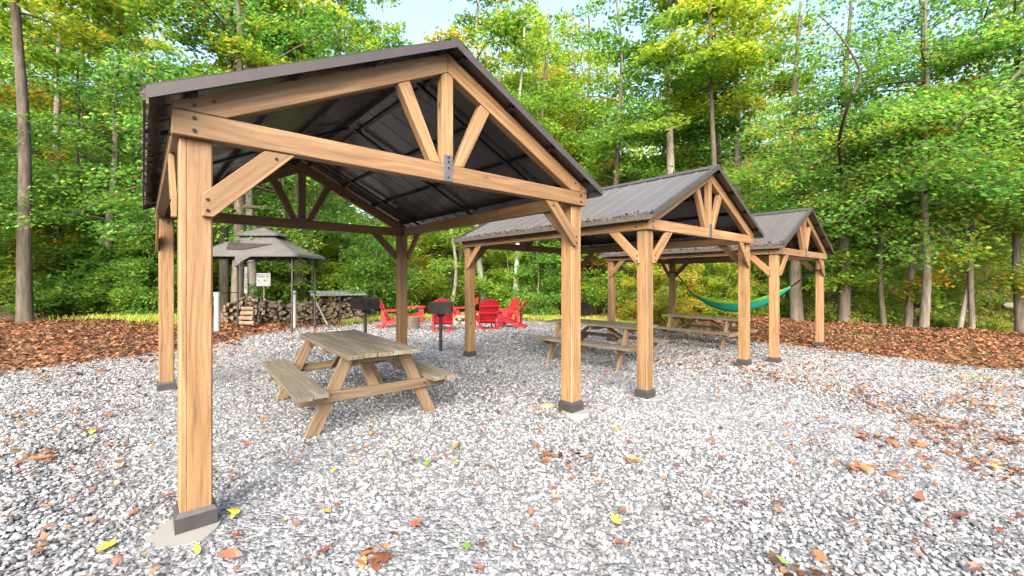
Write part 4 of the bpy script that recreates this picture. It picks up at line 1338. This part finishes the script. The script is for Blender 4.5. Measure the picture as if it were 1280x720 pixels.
for px, D, ms, r0, wpx, lab in NEAR:
    x, y, _ = at(px, D)
    k = (wpx / F * D / 2) / r0 * math.cos(math.atan((px - 640) / F))
    o = plant_tree('tree', ms, x, y, rt.uniform(0, 6.28), k, lab, 'tree', TG)
    # keep the crown's own size: only the girth follows the photograph
    o.scale = (1, 1, 1)
    tr = [c for c in o.children if c.name.startswith('trunk')][0]
    if abs(k - 1) > .12:
        me = tr.data.copy(); tr.data = me
        n = len(me.vertices); co = np.empty(n * 3, np.float32); me.vertices.foreach_get('co', co); co = co.reshape(-1, 3)
        nst = 23 * 14
        ring = co[:nst].reshape(23, 14, 3); c = ring.mean(1, keepdims=True)
        co[:nst] = (c + (ring - c) * k).reshape(-1, 3)
        me.vertices.foreach_set('co', co.ravel()); me.update()

# two long dark limbs that show among the right-hand leaves: parts of their trees
def limb(root_label, pts, r):
    o = [q for q in bpy.data.objects if q.get('label', '').startswith(root_label)][0]
    P = np.array([((px - 640) / F * D, D, CAMH + (YH - py) / F * D) for px, py, D in pts])
    t = np.linspace(0, len(P) - 1, 26)
    Q = np.stack([np.interp(t, np.arange(len(P)), P[:, k]) for k in range(3)], 1)
    Q[1:-1] = (Q[:-2] + 2 * Q[1:-1] + Q[2:]) / 4
    a = -o.rotation_euler.z
    Q -= np.array(o.location[:])
    Q = np.stack((Q[:, 0] * math.cos(a) - Q[:, 1] * math.sin(a), Q[:, 0] * math.sin(a) + Q[:, 1] * math.cos(a), Q[:, 2]), 1)
    np_obj('limb', tubes_mesh('limb', [(Q, r * (1 - .88 * np.linspace(0, 1, 26)), 7)], M['limb']), o)
limb('straight grey-barked', [(1052, 215, 15.0), (1048, 180, 13.4), (1054, 150, 12.0), (1064, 122, 11.4), (1075, 96, 11.2), (1074, 84, 11.1), (1064, 66, 11.0), (1050, 44, 10.9), (1032, 26, 10.9), (1020, 16, 10.8)], .058)
limb('tree cut by the right edge', [(1290, 60, 12.4), (1276, 88, 11.0), (1258, 106, 10.2), (1232, 126, 10.0), (1205, 146, 9.9), (1192, 160, 9.9)], .04)

# hemlocks and undergrowth trees at the left
for px, D, ms, sc, lab in ((-75, 14.8, HEM[0], 1.0, 'dark fine-needled hemlock at the left edge of the clearing'), (105, 16.5, HEM[1], 1.05, 'dark hemlock with layered boughs behind the slimmer grey trunk at left'),
                           (165, 17.5, HEM[0], 1.1, 'dark green hemlock behind the left posts of the nearest pavilion'), (-120, 16.5, HEM[1], 1.3, 'tall hemlock beyond the left edge trunk'), (232, 21, HEM[1], 1.1, 'hemlock deep in shade behind the front cedar post')):
    x, y, _ = at(px, D)
    plant_tree('hemlock_tree', ms, x, y, rt.uniform(0, 6.28), sc, lab, 'tree', 'hemlocks at the left of the clearing')

# maples that lean over the clearing from beside the frame
for px, D, ms, sc, lab in ((1345, 11.5, MA[0], 1.0, 'maple just beyond the right edge, its leafy boughs reaching in'), (-125, 12.0, BIGL, .8, 'maple beyond the left edge with boughs reaching in at the top'),
                           (1010, 29, MA[2], 1.15, 'bushy maple behind the farthest pavilion'), (1120, 30, MA[0], 1.1, 'bushy maple behind the dark upright maple'), (1230, 29.5, MA[1], 1.1, 'bushy maple behind the pair of thin trunks'),
                           (935, 26, MA[0], 1.2, 'bushy maple filling the gap above the two farther roofs'), (136, 15.2, MA[1], .9, 'leafy maple left of the nearest pavilion roof'), (690, 24, MID[2], 1.0, 'leafy tree behind the clear straight trunk'), (835, 25, MID[0], 1.05, 'leafy tree above the middle pavilion ridge')):
    x, y, _ = at(px, D)
    plant_tree('tree', ms, x, y, rt.uniform(0, 6.28), sc, lab, 'tree', TG)

# ranks of forest further back
def forest(n, px0, px1, D0, D1, sets, sc, lab, grp, seed, name='tree', mind=1.8, skip=None):
    rr = random.Random(seed); pts = []
    tries = 0
    while len(pts) < n and tries < 4000:
        tries += 1
        px, D = rr.uniform(px0, px1), rr.uniform(D0, D1)
        if skip and skip[0] < px < skip[1]: continue
        x, y, _ = at(px, D)
        if sdist(np.array([x]), np.array([y]))[0] < 1.5: continue
        if any(math.hypot(x - a, y - b) < mind for a, b in pts): continue
        pts.append((x, y))
        plant_tree(name, rr.choice(sets), x, y, rr.uniform(0, 6.28), rr.uniform(*sc), lab, 'tree', grp)
FG = 'forest trees far behind the clearing'
forest(8, 1360, 1800, 11, 20, MA, (.9, 1.1), 'maple standing past the right end of the leaf bank', FG, 41, mind=2.2)
forest(6, -480, -110, 13, 22, MID, (.9, 1.1), 'tree standing past the left end of the leaf litter', FG, 42, mind=2.2)
forest(10, -60, 430, 24, 34, MID + POLE[:2], (.9, 1.2), 'leafy tree deep in the woods left of the sky gap', FG, 1)
forest(5, 640, 1000, 30, 38, MID + POLE[:1], (.9, 1.2), 'leafy tree deep in the woods above the right pavilions', FG, 2)
forest(7, 545, 760, 28, 38, YEL, (.75, .95), 'sunlit yellow-green tree deep in the woods right of the sky gap', FG, 3)
forest(7, 700, 1400, 30, 40, YEL, (.8, 1.0), 'yellow tinted tree deep in the woods behind the right-hand maples', FG, 4)
forest(6, -60, 420, 25, 36, YEL, (.8, 1.0), 'yellow tinted tree deep in the woods behind the left foliage', FG, 6)
forest(5, 572, 720, 24, 29, YEL, (.85, 1.0), 'sunlit yellow-green tree beside the sky gap above the nearest roof ridge', FG, 31, mind=1.4)
forest(4, 640, 860, 24, 30, [AUT], (.8, 1.1), 'small tree with peach and orange autumn leaves on the slope', FG, 7)
forest(14, 440, 1000, 19.5, 27, SAP, (.6, 1.0), 'thin leafy sapling on the slope behind the chairs', 'saplings on the slope', 8, 'sapling', 1.0)
forest(10, -40, 440, 17.5, 26, SAP, (.6, 1.0), 'thin leafy sapling among the woods at left', 'saplings on the slope', 9, 'sapling', 1.0)
forest(8, 1040, 1330, 18, 26, SAP, (.5, .9), 'thin leafy sapling behind the leaf bank at right', 'saplings on the slope', 10, 'sapling', 1.0)

forest(15, -90, 262, 14.2, 20, UND, (.6, 1.0), 'small bushy tree leafed almost to the ground in the left woods', 'understorey trees', 14, 'small_tree', 1.1)
forest(9, 268, 470, 18, 24, UND, (.6, 1.0), 'small bushy tree in the woods behind the woodpile', 'understorey trees', 15, 'small_tree', 1.3)
forest(13, 470, 800, 20, 27, UND[:2], (.6, 1.0), 'small bushy tree on the slope behind the red chairs', 'understorey trees', 16, 'small_tree', 1.3)
forest(7, 1030, 1340, 15.6, 18.5, BUND, (.42, .66), 'low twiggy tree close behind the trunks of the right leaf bank', 'understorey trees', 19, 'small_tree', 1.4)
forest(8, 770, 1010, 16.0, 18.6, UND[:2], (.5, .8), 'bright leafy small tree just behind the farthest pavilion', 'understorey trees', 20, 'small_tree', 1.2)
forest(9, 790, 1020, 18.5, 25, UND[:2], (.6, 1.0), 'small bushy tree behind the hammock and farthest pavilion', 'understorey trees', 17, 'small_tree', 1.3)
forest(9, 1040, 1340, 19.5, 28, BUND, (.5, .85), 'small bushy tree in the brush beyond the right leaf bank', 'understorey trees', 18, 'small_tree', 1.3)

# ------------------------------------------------------------------ undergrowth
def gen_shrub(seed, h, r, nleaf, lsize, tmpl, lm, sm, nst=9, tmean=.5, flat=.6, tvar=.22):
    rng = np.random.RandomState(seed)
    paths, pts, tint = [], [], []
    for i in range(nst):
        az = i * 2.4 + rng.normal(0, .3); rad = r * rng.uniform(.35, 1); hh = h * rng.uniform(.55, 1.05)
        q = np.linspace(0, 1, 7)
        c = np.stack((np.cos(az) * rad * q ** 1.4, np.sin(az) * rad * q ** 1.4, hh * (1.15 * q - .22 * q * q) - .06), 1) + rng.normal(0, .025 * h, (7, 3)) * q[:, None]
        paths.append((c, (.010 + .008 * h) * (1 - .8 * q), 4))
        for j in range(6):
            qq = rng.uniform(.25, 1); b = np.array([np.interp(qq, q, c[:, k]) for k in range(3)])
            a2 = az + rng.uniform(-2, 2); l2 = r * rng.uniform(.25, .6)
            t = np.linspace(0, 1, 4)
            tw = b + np.stack((np.cos(a2) * l2 * t, np.sin(a2) * l2 * t, l2 * (.35 * t - .4 * t * t)), 1)
            paths.append((tw, np.array([.006, .005, .004, .002]), 3))
            n = max(4, nleaf // (nst * 6))
            tq = rng.uniform(0, 1.1, n)
            p = np.stack([np.interp(tq, t, tw[:, k]) for k in range(3)], 1) + rng.normal(0, .085 * h ** .5, (n, 3)) * (1, 1, .6)
            pts.append(p); tint.append(np.clip(rng.normal(tmean + rng.normal(0, .1), tvar, n), 0, 1))
    P = np.concatenate(pts); n = len(P)
    P[:, 2] = np.maximum(P[:, 2], .03)
    nr = np.stack((rng.normal(0, flat, n), rng.normal(0, flat, n), np.ones(n)), 1)
    return tubes_mesh('stems', paths, sm), leaf_mesh('foliage', rng, P, nr, lsize * rng.uniform(.6, 1.3, n), tmpl, lm, np.concatenate(tint))
SH = [gen_shrub(301, 1.5, 1.0, 2600, .12, OVAL, M['shrub'], M['bark_dark'], 10, .5), gen_shrub(302, 2.3, 1.3, 3600, .13, OVAL, M['shrub'], M['bark_dark'], 12, .62),
      gen_shrub(303, .8, .8, 1700, .10, OVAL, M['shrub'], M['bark'], 10, .7)]
BR = [gen_shrub(311, 1.4, 1.2, 2000, .10, KITE, M['brush'], M['bark_pale'], 14, .5, .8), gen_shrub(312, 2.2, 1.3, 2400, .11, KITE, M['brush'], M['bark_pale'], 16, .4, .8), gen_shrub(313, .7, 1.0, 1500, .09, KITE, M['brush'], M['bark_pale'], 12, .65, .8)]
RH = [gen_shrub(321, 2.3, 1.4, 2600, .17, OVAL, M['hemlock'], M['bark_dark'], 11, .72, .7), gen_shrub(322, 1.6, 1.3, 2200, .15, OVAL, M['shrub'], M['bark_dark'], 12, .35, .7)]
UGH = [gen_shrub(331, 2.6, 1.4, 3400, .12, OVAL, M['leaf_mid'], M['bark_dark'], 13, .75)]
def shrubs(n, px0, px1, D0, D1, sets, sc, lab, grp, seed, mind=.9, dmin=1.2, name='shrub'):
    rr = random.Random(seed); pts = []; tries = 0
    while len(pts) < n and tries < 5000:
        tries += 1
        px, D = rr.uniform(px0, px1), rr.uniform(D0, D1)
        x, y, _ = at(px, D)
        if sdist(np.array([x]), np.array([y]))[0] < dmin: continue
        if any(math.hypot(x - a, y - b) < mind for a, b in pts): continue
        pts.append((x, y))
        o = empty(name, (x, y, Hf(x, y) - .03), rr.uniform(0, 6.28)); s = rr.uniform(*sc); o.scale = (s, s, s * rr.uniform(.85, 1.15))
        for nm, me in zip(('stems', 'foliage'), rr.choice(sets)): link(bpy.data.objects.new(nm, me), o)
        tag(o, lab, 'shrub', grp)
UG = 'undergrowth round the clearing'
shrubs(26, 440, 770, 19.5, 27, SH + BR[:2] + SH, (.7, 1.2), 'green bush on the slope behind the red chairs', UG, 21)
shrubs(20, 745, 1010, 17.5, 26, BR + SH, (.7, 1.2), 'yellow-green bush on the slope behind the farthest pavilion and hammock', UG, 22)
shrubs(44, 1030, 1350, 16.5, 28, BR, (.7, 1.2), 'pale twiggy bush behind the trunks of the right leaf bank', UG, 23, .8, 3.5)
shrubs(10, 1060, 1300, 14.5, 17, [SH[2], BR[2]], (.6, .95), 'low green bush at the back of the right leaf bank', UG, 28, .7, 3.5)
shrubs(26, -60, 265, 14.5, 24, RH + SH[:2] + RH, (.7, 1.15), 'dark leafy bush in the shaded woods at left', UG, 24, .9, 3.0)
shrubs(7, -70, 250, 13.6, 16.0, RH + SH[:1], (.7, 1.0), 'leafy green bush at the front of the left woods by the leaf litter', UG, 29, .9, 2.6)
shrubs(16, 268, 470, 17.8, 26, SH + RH[1:], (.7, 1.15), 'green bush in the woods behind the woodpile and gazebo', UG, 25, .9, 2.0)

# fern-like and grassy tufts
def tufts(name, seed, spots, hh, per, m, kind='stuff'):
    rng = np.random.RandomState(seed)
    P, NR, S, Hd, T = [], [], [], [], []
    for x, y in spots:
        n = rng.randint(per // 2, per)
        px = x + rng.normal(0, .12, n); py = y + rng.normal(0, .12, n)
        P.append(np.stack((px, py, H(px, py) - .03), 1)); h = rng.uniform(0, 6.28, n)
        Hd.append(h); NR.append(np.stack((-np.cos(h) * 1.0, -np.sin(h) * 1.0, rng.uniform(.25, .9, n)), 1))
        S.append(hh * rng.uniform(.5, 1.2, n)); T.append(np.clip(rng.normal(.5, .25, n), 0, 1))
    tm = BLADE.copy(); tm[:, 0] *= 1.2
    me = leaf_mesh(name, rng, np.concatenate(P), np.concatenate(NR), np.concatenate(S), tm, m, np.concatenate(T), np.concatenate(Hd))
    return np_obj(name, me)
rng = np.random.RandomState(31)
def ring_spots(n, px0, px1, D0, D1, d0, d1, pw=1.0):
    out = []
    for _ in range(40):
        px = rng.uniform(px0, px1, 4000); D = rng.uniform(D0, D1, 4000)
        x = (px - 640) / F * D; d = sdist(x, D)
        ok = (d > d0) & (d < d1) & (rng.uniform(size=4000) < ((1 - (d - d0) / (d1 - d0)) ** pw))
        out += list(zip(x[ok], D[ok]))
        if len(out) >= n: break
    return out[:n]
tag(tufts('grass', 41, ring_spots(900, 430, 800, 14, 22, .35, 2.6), .22, 22, M['grass']), kind='stuff')
tag(tufts('grass', 43, ring_spots(330, -60, 230, 13, 19, 3.2, 8), .24, 18, M['grass']), kind='stuff')
x, y = 8.05, 7.35
tag(tufts('weeds', 44, [(x + dx, y + dy) for dx, dy in ((0, 0), (.15, .05), (-.12, .08), (.05, -.1), (.25, .12), (-.25, -.05))], .11, 26, M['grass']), kind='stuff')
x, y, _ = at(155, 15.6)
tag(tufts('grass_clump', 45, [(x + rng.normal(0, .5), y + rng.normal(0, .3)) for _ in range(40)], .34, 26, M['grass']), 'bright green grass clump at the foot of the bushes left of the pavilion', 'grass clump')

# ------------------------------------------------------------------ far wood on the hillside (one mass)
def far_forest():
    rng = np.random.RandomState(71)
    P, S, T = [], [], []
    n = 380
    for i in range(n):
        px = rng.uniform(-420, 1700); D = rng.uniform(36, 58)
        x = (px - 640) / F * D
        gap = 430 < px < 560
        g = Hf(x, D)
        top = rng.uniform(7, 13) if not gap else rng.uniform(3, 5)
        k = 420
        # a crown of several clumps over the ground
        nc = 9
        cz = rng.uniform(.1, 1, nc) * top; cx = rng.normal(0, 2.0, nc) * (1.1 - cz / top * .6); cy = rng.normal(0, 1.6, nc)
        c = rng.randint(0, nc, k)
        d = rng.normal(0, 1, (k, 3)) * (1.1, 1.1, .75)
        P.append(np.stack((x + cx[c] + d[:, 0], D + cy[c] + d[:, 1], g + cz[c] + d[:, 2]), 1))
        S.append(rng.uniform(.3, .65, k)); T.append(np.clip(rng.normal(rng.uniform(.25, .75), .2, k), 0, 1))
    P = np.concatenate(P); k = len(P)
    nr = np.stack((rng.normal(0, .8, k), rng.normal(0, .8, k) - .3, np.ones(k)), 1)
    m = leafmat('far_leaf', [(0, (.08, .17, .02)), (.4, (.20, .29, .035)), (.75, (.36, .39, .06)), (1, (.5, .44, .10))], .55)
    me = leaf_mesh('far_forest', rng, P, nr, np.concatenate(S), KITE, m, np.concatenate(T))
    tag(np_obj('far_forest', me), kind='stuff')
far_forest()

# ------------------------------------------------------------------ fallen leaves
def litter(name, seed, x, y, size, lift=.03, tmean=.5, hfun=None, up=.42):
    rng = np.random.RandomState(seed)
    n = len(x)
    z = (H(x, y) if hfun is None else hfun(x, y)) + rng.uniform(.0, lift, n)
    nr = np.stack((rng.normal(0, up, n), rng.normal(0, up, n), np.ones(n)), 1)
    k = n // 2
    t = np.clip(rng.normal(tmean - .06, .24, n), 0, 1)
    V1, a = leaf_arrays(rng, np.stack((x, y, z), 1)[:k], nr[:k], size[:k], MAPLE * (1, 1, -1.2))
    V2, b = leaf_arrays(rng, np.stack((x, y, z), 1)[k:], nr[k:], size[k:], OVAL * (1.2, 1, -1.5))
    V = np.concatenate((V1, V2))
    me = np_mesh(name, V, np.concatenate((np.full(k, a), np.full(n - k, b))), np.arange(len(V)), M['litter'], np.concatenate((np.repeat(t[:k], a), np.repeat(t[k:], b))))
    return tag(np_obj(name, me), kind='stuff')
rng = np.random.RandomState(81)
def bank(n, px0, px1, D0, D1, d0, d1, edge=.25):
    xs, ys = [], []
    tot = 0
    while tot < n:
        y = rng.uniform(D0, D1, 20000); x = (rng.uniform(px0, px1, 20000) - 640) / F * y
        d = sdist(x, y)
        ok = (d > d0 + rng.exponential(edge, 20000) * 0 - rng.exponential(edge, 20000)) & (d < d1) & (rng.uniform(size=20000) < y / D1)
        ok &= (d > d0) | (rng.uniform(size=20000) < .5)
        xs.append(x[ok]); ys.append(y[ok]); tot += ok.sum()
    return np.concatenate(xs)[:n], np.concatenate(ys)[:n]
x, y = bank(23000, 900, 1420, 7, 17, 0, 5.0); litter('leaf_litter', 82, x, y, rng.uniform(.05, .105, len(x)), .05)
x, y = bank(21000, -150, 300, 6, 19, 0, 9.0, .5); litter('leaf_litter', 83, x, y, rng.uniform(.06, .115, len(x)), .045, .5)
x, y = bank(9000, 230, 960, 11.5, 22, 0, 4.0, .5); litter('leaf_litter', 84, x, y, rng.uniform(.08, .14, len(x)), .05, .5)

# wind-blown streaks and the thousands of small leaves lying on the gravel
def ray(px, py):
    D = 8.0
    for _ in range(30):
        x = (px - 640) / F * D
        D = F * (CAMH - Hf(x, D)) / (py - YH)
    return (px - 640) / F * D, D
sx, sy = [], []
for pts, n, w in (([(1045, 482), (1075, 494), (1110, 510), (1150, 528), (1190, 552), (1225, 575), (1262, 596), (1290, 603)], 430, .17), ([(1150, 522), (1200, 535), (1245, 548), (1290, 562)], 210, .17),
                  ([(1180, 497), (1230, 510), (1290, 520)], 140, .22), ([(1055, 535), (1090, 548), (1150, 562)], 60, .15), ([(925, 455), (960, 470), (1000, 480)], 110, .2), ([(690, 575), (715, 582)], 24, .14), ([(1070, 590), (1100, 595)], 26, .10), ([(965, 715), (1010, 722), (1050, 716)], 22, .08),
                  ([(455, 700), (480, 704)], 16, .05), ([(1235, 480), (1290, 500)], 130, .3), ([(40, 565), (75, 572)], 26, .08), ([(640, 408), (700, 420), (690, 440)], 70, .4), ([(830, 440), (880, 470), (1000, 455)], 150, .5)):
    W_ = [ray(*p) for p in pts]
    for _ in range(n):
        i = rng.randint(0, len(W_) - 1); t = rng.uniform()
        a, b = W_[i], W_[i + 1]
        sx.append(a[0] + (b[0] - a[0]) * t + rng.normal(0, w)); sy.append(a[1] + (b[1] - a[1]) * t + rng.normal(0, w))
litter('fallen_leaves', 85, np.array(sx), np.array(sy), rng.uniform(.04, .085, len(sx)), .035, .55)

cy = rng.uniform(1.6, 18, 15000); cx = rng.uniform(-1.35, 1.35, 15000) * cy
dens = .25 + .75 * smooth(5, 9, cy) + .7 * smooth(2, 5, cx) + .5 * smooth(-2.5, -5, cx)
ok = (sdist(cx, cy) < -.05) & (rng.uniform(size=15000) < dens * .50)
# keep the tables' and posts' footprints free
for fc, fr in FOOT: ok &= np.hypot(cx - fc.x, cy - fc.y) > fr + .05
cx, cy = cx[ok], cy[ok]
big = rng.uniform(.042, .092, len(cx))
app = big / cy
order = np.argsort(-app)
IND, REST = order[:255], order[255:]
litter('fallen_leaves', 86, cx[REST], cy[REST], big[REST], .022, .5, lambda x, y: H(x, y) + .022)

paths = []
for _ in range(70):
    y = rng.uniform(1.8, 9); x = rng.uniform(-1.2, 1.2) * y; a = rng.uniform(0, 6.28); ln = rng.uniform(.04, .16)
    if sdist(np.array([x]), np.array([y]))[0] > -.1: continue
    t = np.linspace(-.5, .5, 5)
    q = np.stack((x + np.cos(a) * ln * t + rng.normal(0, .006, 5), y + np.sin(a) * ln * t + rng.normal(0, .006, 5), Hf(x, y) + .030 + .01 * t), 1)
    paths.append((q, np.full(5, rng.uniform(.0015, .003)), 4))
tag(np_obj('twig_litter', tubes_mesh('twig_litter', paths, M['limb'])), kind='stuff')

def single_leaf(seed, tmpl):
    rng = np.random.RandomState(seed)
    bm = bmesh.new()
    c1, c2, tw = rng.uniform(-1.3, 1.3), rng.uniform(.5, 2.2), rng.uniform(-1.2, 1.2)
    def W3(x, y):
        return (x, y, c2 * x * x * .9 + c1 * y * y * .5 + tw * x * y + .03 * math.sin(9 * x + seed) + .03 * math.sin(8 * y))
    tm = [(x, y) for x, y, _ in tmpl]
    ring = [bm.verts.new(W3(x, y)) for x, y in tm]
    mid = [bm.verts.new(W3(x * .5, y * .5 + .04)) for x, y in tm]
    cen = bm.verts.new(W3(0, .05))
    n = len(tm)
    for i in range(n):
        j = (i + 1) % n
        bm.faces.new((ring[i], ring[j], mid[j], mid[i])); bm.faces.new((mid[i], mid[j], cen))
    # stalk
    a = bm.verts.new(W3(-.012, -.3)); b = bm.verts.new(W3(.012, -.3)); e = bm.verts.new(Vector(W3(.02, -.3)) + Vector((.05, -.32, .06))); f = bm.verts.new(Vector(W3(.0, -.3)) + Vector((.03, -.32, .06)))
    bm.faces.new((a, b, e, f))
    zs = min(v.co.z for v in bm.verts)
    for v in bm.verts: v.co.z -= zs
    me = bpy.data.meshes.new('fallen_leaf'); bm.to_mesh(me); bm.free()
    me.polygons.foreach_set('use_smooth', [True] * len(me.polygons))
    return me
OV8 = [(0, -.5, 0), (.11, -.36, 0), (.20, -.1, 0), (.17, .15, 0), (.09, .4, 0), (0, .58, 0), (-.10, .4, 0), (-.19, .15, 0), (-.21, -.1, 0), (-.13, -.36, 0)]
LM = {}
def leaf_me(shape, col, var):
    k = (shape, col, var)
    if k not in LM:
        me = single_leaf(hash((var, shape == 'm')) % 1000 + 3 * var, MAPLE if shape == 'm' else OV8)
        me.materials.append(LEAFC[col]); LM[k] = me
    return LM[k]
LLAB = {'rust': 'rust red fallen leaf lying on the grey gravel', 'brown': 'dark brown dry leaf lying on the grey gravel', 'tan': 'pale tan dry leaf lying on the grey gravel', 'orange': 'orange fallen leaf lying on the grey gravel',
        'yellow': 'small yellow fallen leaf on the grey gravel', 'green': 'small green fallen leaf on the grey gravel'}
rr = random.Random(12)
def drop_leaf(x, y, size, shape, col, lab, grp):
    o = link(bpy.data.objects.new('fallen_leaf', leaf_me(shape, col, rr.randint(0, 4))))
    o.scale = (size, size, size * rr.uniform(.5, .95)); o.rotation_euler = (rr.gauss(0, .22), rr.gauss(0, .22), rr.uniform(0, 6.28))
    o.location = (x, y, Hf(x, y) + .03)
    tag(o, lab, 'leaf', grp)
for i in IND:
    col = rr.choices(['rust', 'brown', 'tan', 'orange', 'yellow', 'green'], [38, 24, 18, 12, 4, 2])[0]
    drop_leaf(cx[i], cy[i], big[i] * 1.05, rr.choice('mmo'), col, LLAB[col], 'loose leaves scattered over the gravel')
# the leaves one notices in the photograph
for px, py, wpx, shape, col, lab in (
        (136, 691, 32, 'm', 'yellow', 'large golden yellow maple leaf left of the front post footing'), (298, 648, 22, 'm', 'yellow', 'curled yellow and brown leaf just right of the front post skirt'),
        (768, 660, 22, 'm', 'yellow', 'yellow-green maple leaf at the bottom of the open gravel'), (790, 580, 18, 'm', 'yellow', 'bright yellow leaf in the middle of the open gravel'),
        (534, 584, 15, 'o', 'green', 'bright green oval leaf below the nearest picnic table'), (478, 573, 11, 'm', 'green', 'small green maple leaf below the nearest picnic table'),
        (600, 577, 15, 'm', 'rust', 'upright rust leaf beneath the open side of the nearest pavilion'), (514, 662, 24, 'm', 'rust', 'two-tone rust and tan leaf on the near gravel'),
        (605, 688, 20, 'm', 'brown', 'dark rust leaf left of a bright one near the bottom edge'), (644, 693, 22, 'm', 'rust', 'bright rust maple leaf near the bottom edge'),
        (480, 700, 34, 'm', 'rust', 'biggest rust red leaf cluster at the bottom edge'), (195, 712, 30, 'o', 'tan', 'pale orange-tan leaf cut by the bottom edge at left'), (288, 700, 30, 'o', 'rust', 'long rust leaf right of the front footing'),
        (293, 680, 22, 'm', 'rust', 'reddish leaf above the long rust leaf by the front footing'), (385, 678, 22, 'm', 'rust', 'starry rust leaf between the front post and the table'), (40, 702, 24, 'm', 'rust', 'rust leaf in the lower left corner'),
        (145, 616, 20, 'm', 'orange', 'orange leaf of a pair left of the front post'), (168, 616, 18, 'o', 'rust', 'rust leaf of a pair left of the front post'), (212, 625, 17, 'o', 'rust', 'rust leaf touching the left side of the front post'),
        (113, 542, 26, 'o', 'brown', 'long curled brown leaf on the gravel by the back left post'), (160, 561, 15, 'o', 'tan', 'tan leaf left of the front post at mid height'), (18, 527, 16, 'o', 'yellow', 'yellow-green leaf at the left edge of the gravel'),
        (1075, 590, 24, 'm', 'orange', 'large orange leaf below the drift of leaves'), (970, 631, 16, 'm', 'rust', 'upright rust leaf on the open right gravel'), (1110, 662, 13, 'o', 'orange', 'single orange-yellow leaf near the lower right'),
        (1200, 652, 26, 'o', 'rust', 'long rust leaf below the leaf drift at right'), (870, 660, 14, 'm', 'rust', 'small upright rust leaf at lower centre right'), (930, 634, 14, 'o', 'brown', 'brown leaf of a pair at centre right'),
        (1150, 628, 26, 'o', 'rust', 'long rust leaf in a line with others near the drift'), (978, 708, 16, 'o', 'green', 'green leaf among rust leaves at the bottom edge')):
    x, y = ray(px, py)
    if y < 1.5: continue
    drop_leaf(x, y, wpx / F * y * 1.02, shape, col, lab, 'loose leaves scattered over the gravel')

# leaves that collected on the two farther roofs' eaves
P_, = [[]]
for k, n in ((1, 36), (2, 110), (0, 14)):
    for _ in range(n):
        u = -(EE - abs(rng.normal(0, .10)) - .01); v = rng.uniform(-OH + .05, L + OH - .05)
        q = pav_world(k, u, v, ZR - SL * abs(u) + .014); P_.append(q[:])
P_ = np.array(P_)
nr = np.tile(np.array([[0, 0, 1.0]]), (len(P_), 1)) + rng.normal(0, .4, (len(P_), 3))
tag(np_obj('roof_leaves', leaf_mesh('roof_leaves', rng, P_, nr, rng.uniform(.05, .09, len(P_)), MAPLE, M['litter'], rng.uniform(.1, .8, len(P_)))), kind='stuff')

# fallen trunks in the brush
for px, D, ln, r, az, lab in ((1266, 15.5, .8, .12, 0.1, 'sawn pale log lying in the brush at the right edge'), (1110, 21, 3.2, .12, .05, 'fallen grey trunk behind the slim leaning tree'), (1225, 22, 3.4, .09, -.2, 'thin fallen trunk in the brush behind the pair of thin trunks'), (120, 17.5, 2.6, .11, .3, 'fallen trunk lying in the left undergrowth')):
    x, y, z = at(px, D)
    t = np.linspace(-.5, .5, 9)
    me = tubes_mesh('fallen_log', [(np.stack((np.cos(az) * ln * t, np.sin(az) * ln * t, .02 * np.sin(t * 9) + .03), 1), r * (1 - .25 * (t + .5)) * np.array([.02] + [1] * 7 + [.02]), 10)], M['bark_pale'])
    o = np_obj('fallen_log', me); o.location = (x, y, z + r + (.75 if px == 1266 else .1)); tag(o, lab, 'fallen log')

# ------------------------------------------------------------------ light, sky, camera
SUN_EL, SUN_AZ = R(36), R(186)     # azimuth measured clockwise from +Y
w = bpy.data.worlds.new('World'); scn.world = w; w.use_nodes = True
nt = w.node_tree
sky = nt.nodes.new('ShaderNodeTexSky'); sky.sky_type = 'NISHITA'; sky.sun_disc = False
sky.sun_elevation = SUN_EL; sky.sun_rotation = SUN_AZ
sky.air_density = 1.0; sky.dust_density = 6.0; sky.ozone_density = 1.0
nt.links.new(sky.outputs[0], nt.nodes['Background'].inputs[0]); nt.nodes['Background'].inputs[1].default_value = .15
ld = bpy.data.lights.new('sun', 'SUN'); ld.energy = 1.5; ld.angle = R(65); ld.color = (1, .96, .9)
lo = bpy.data.objects.new('sun', ld); link(lo)
d = Vector((math.sin(SUN_AZ) * math.cos(SUN_EL), math.cos(SUN_AZ) * math.cos(SUN_EL), math.sin(SUN_EL)))
lo.rotation_euler = d.to_track_quat('Z', 'Y').to_euler(); lo.location = d * 30

cd = bpy.data.cameras.new('camera'); cd.sensor_width = 36; cd.lens = 36 * F / 1280; cd.clip_end = 500; cd.clip_start = .05
cd.shift_y = -(360 - YH) / 1280
cam = link(bpy.data.objects.new('camera', cd)); cam.location = (0, 0, CAMH); cam.rotation_euler = (R(90), 0, 0)
scn.camera = cam
scn.view_settings.view_transform = 'Standard'; scn.view_settings.look = 'None'; scn.view_settings.gamma = 1
scn.view_settings.exposure = 2.33
scn.cycles.use_denoising = True
try: scn.cycles.denoiser = 'OPENIMAGEDENOISE'
except Exception: pass
scn.cycles.max_bounces = 12; scn.cycles.diffuse_bounces = 8; scn.cycles.glossy_bounces = 3; scn.cycles.transmission_bounces = 5
scn.cycles.caustics_reflective = False; scn.cycles.caustics_refractive = False
scn.cycles.sample_clamp_indirect = 6
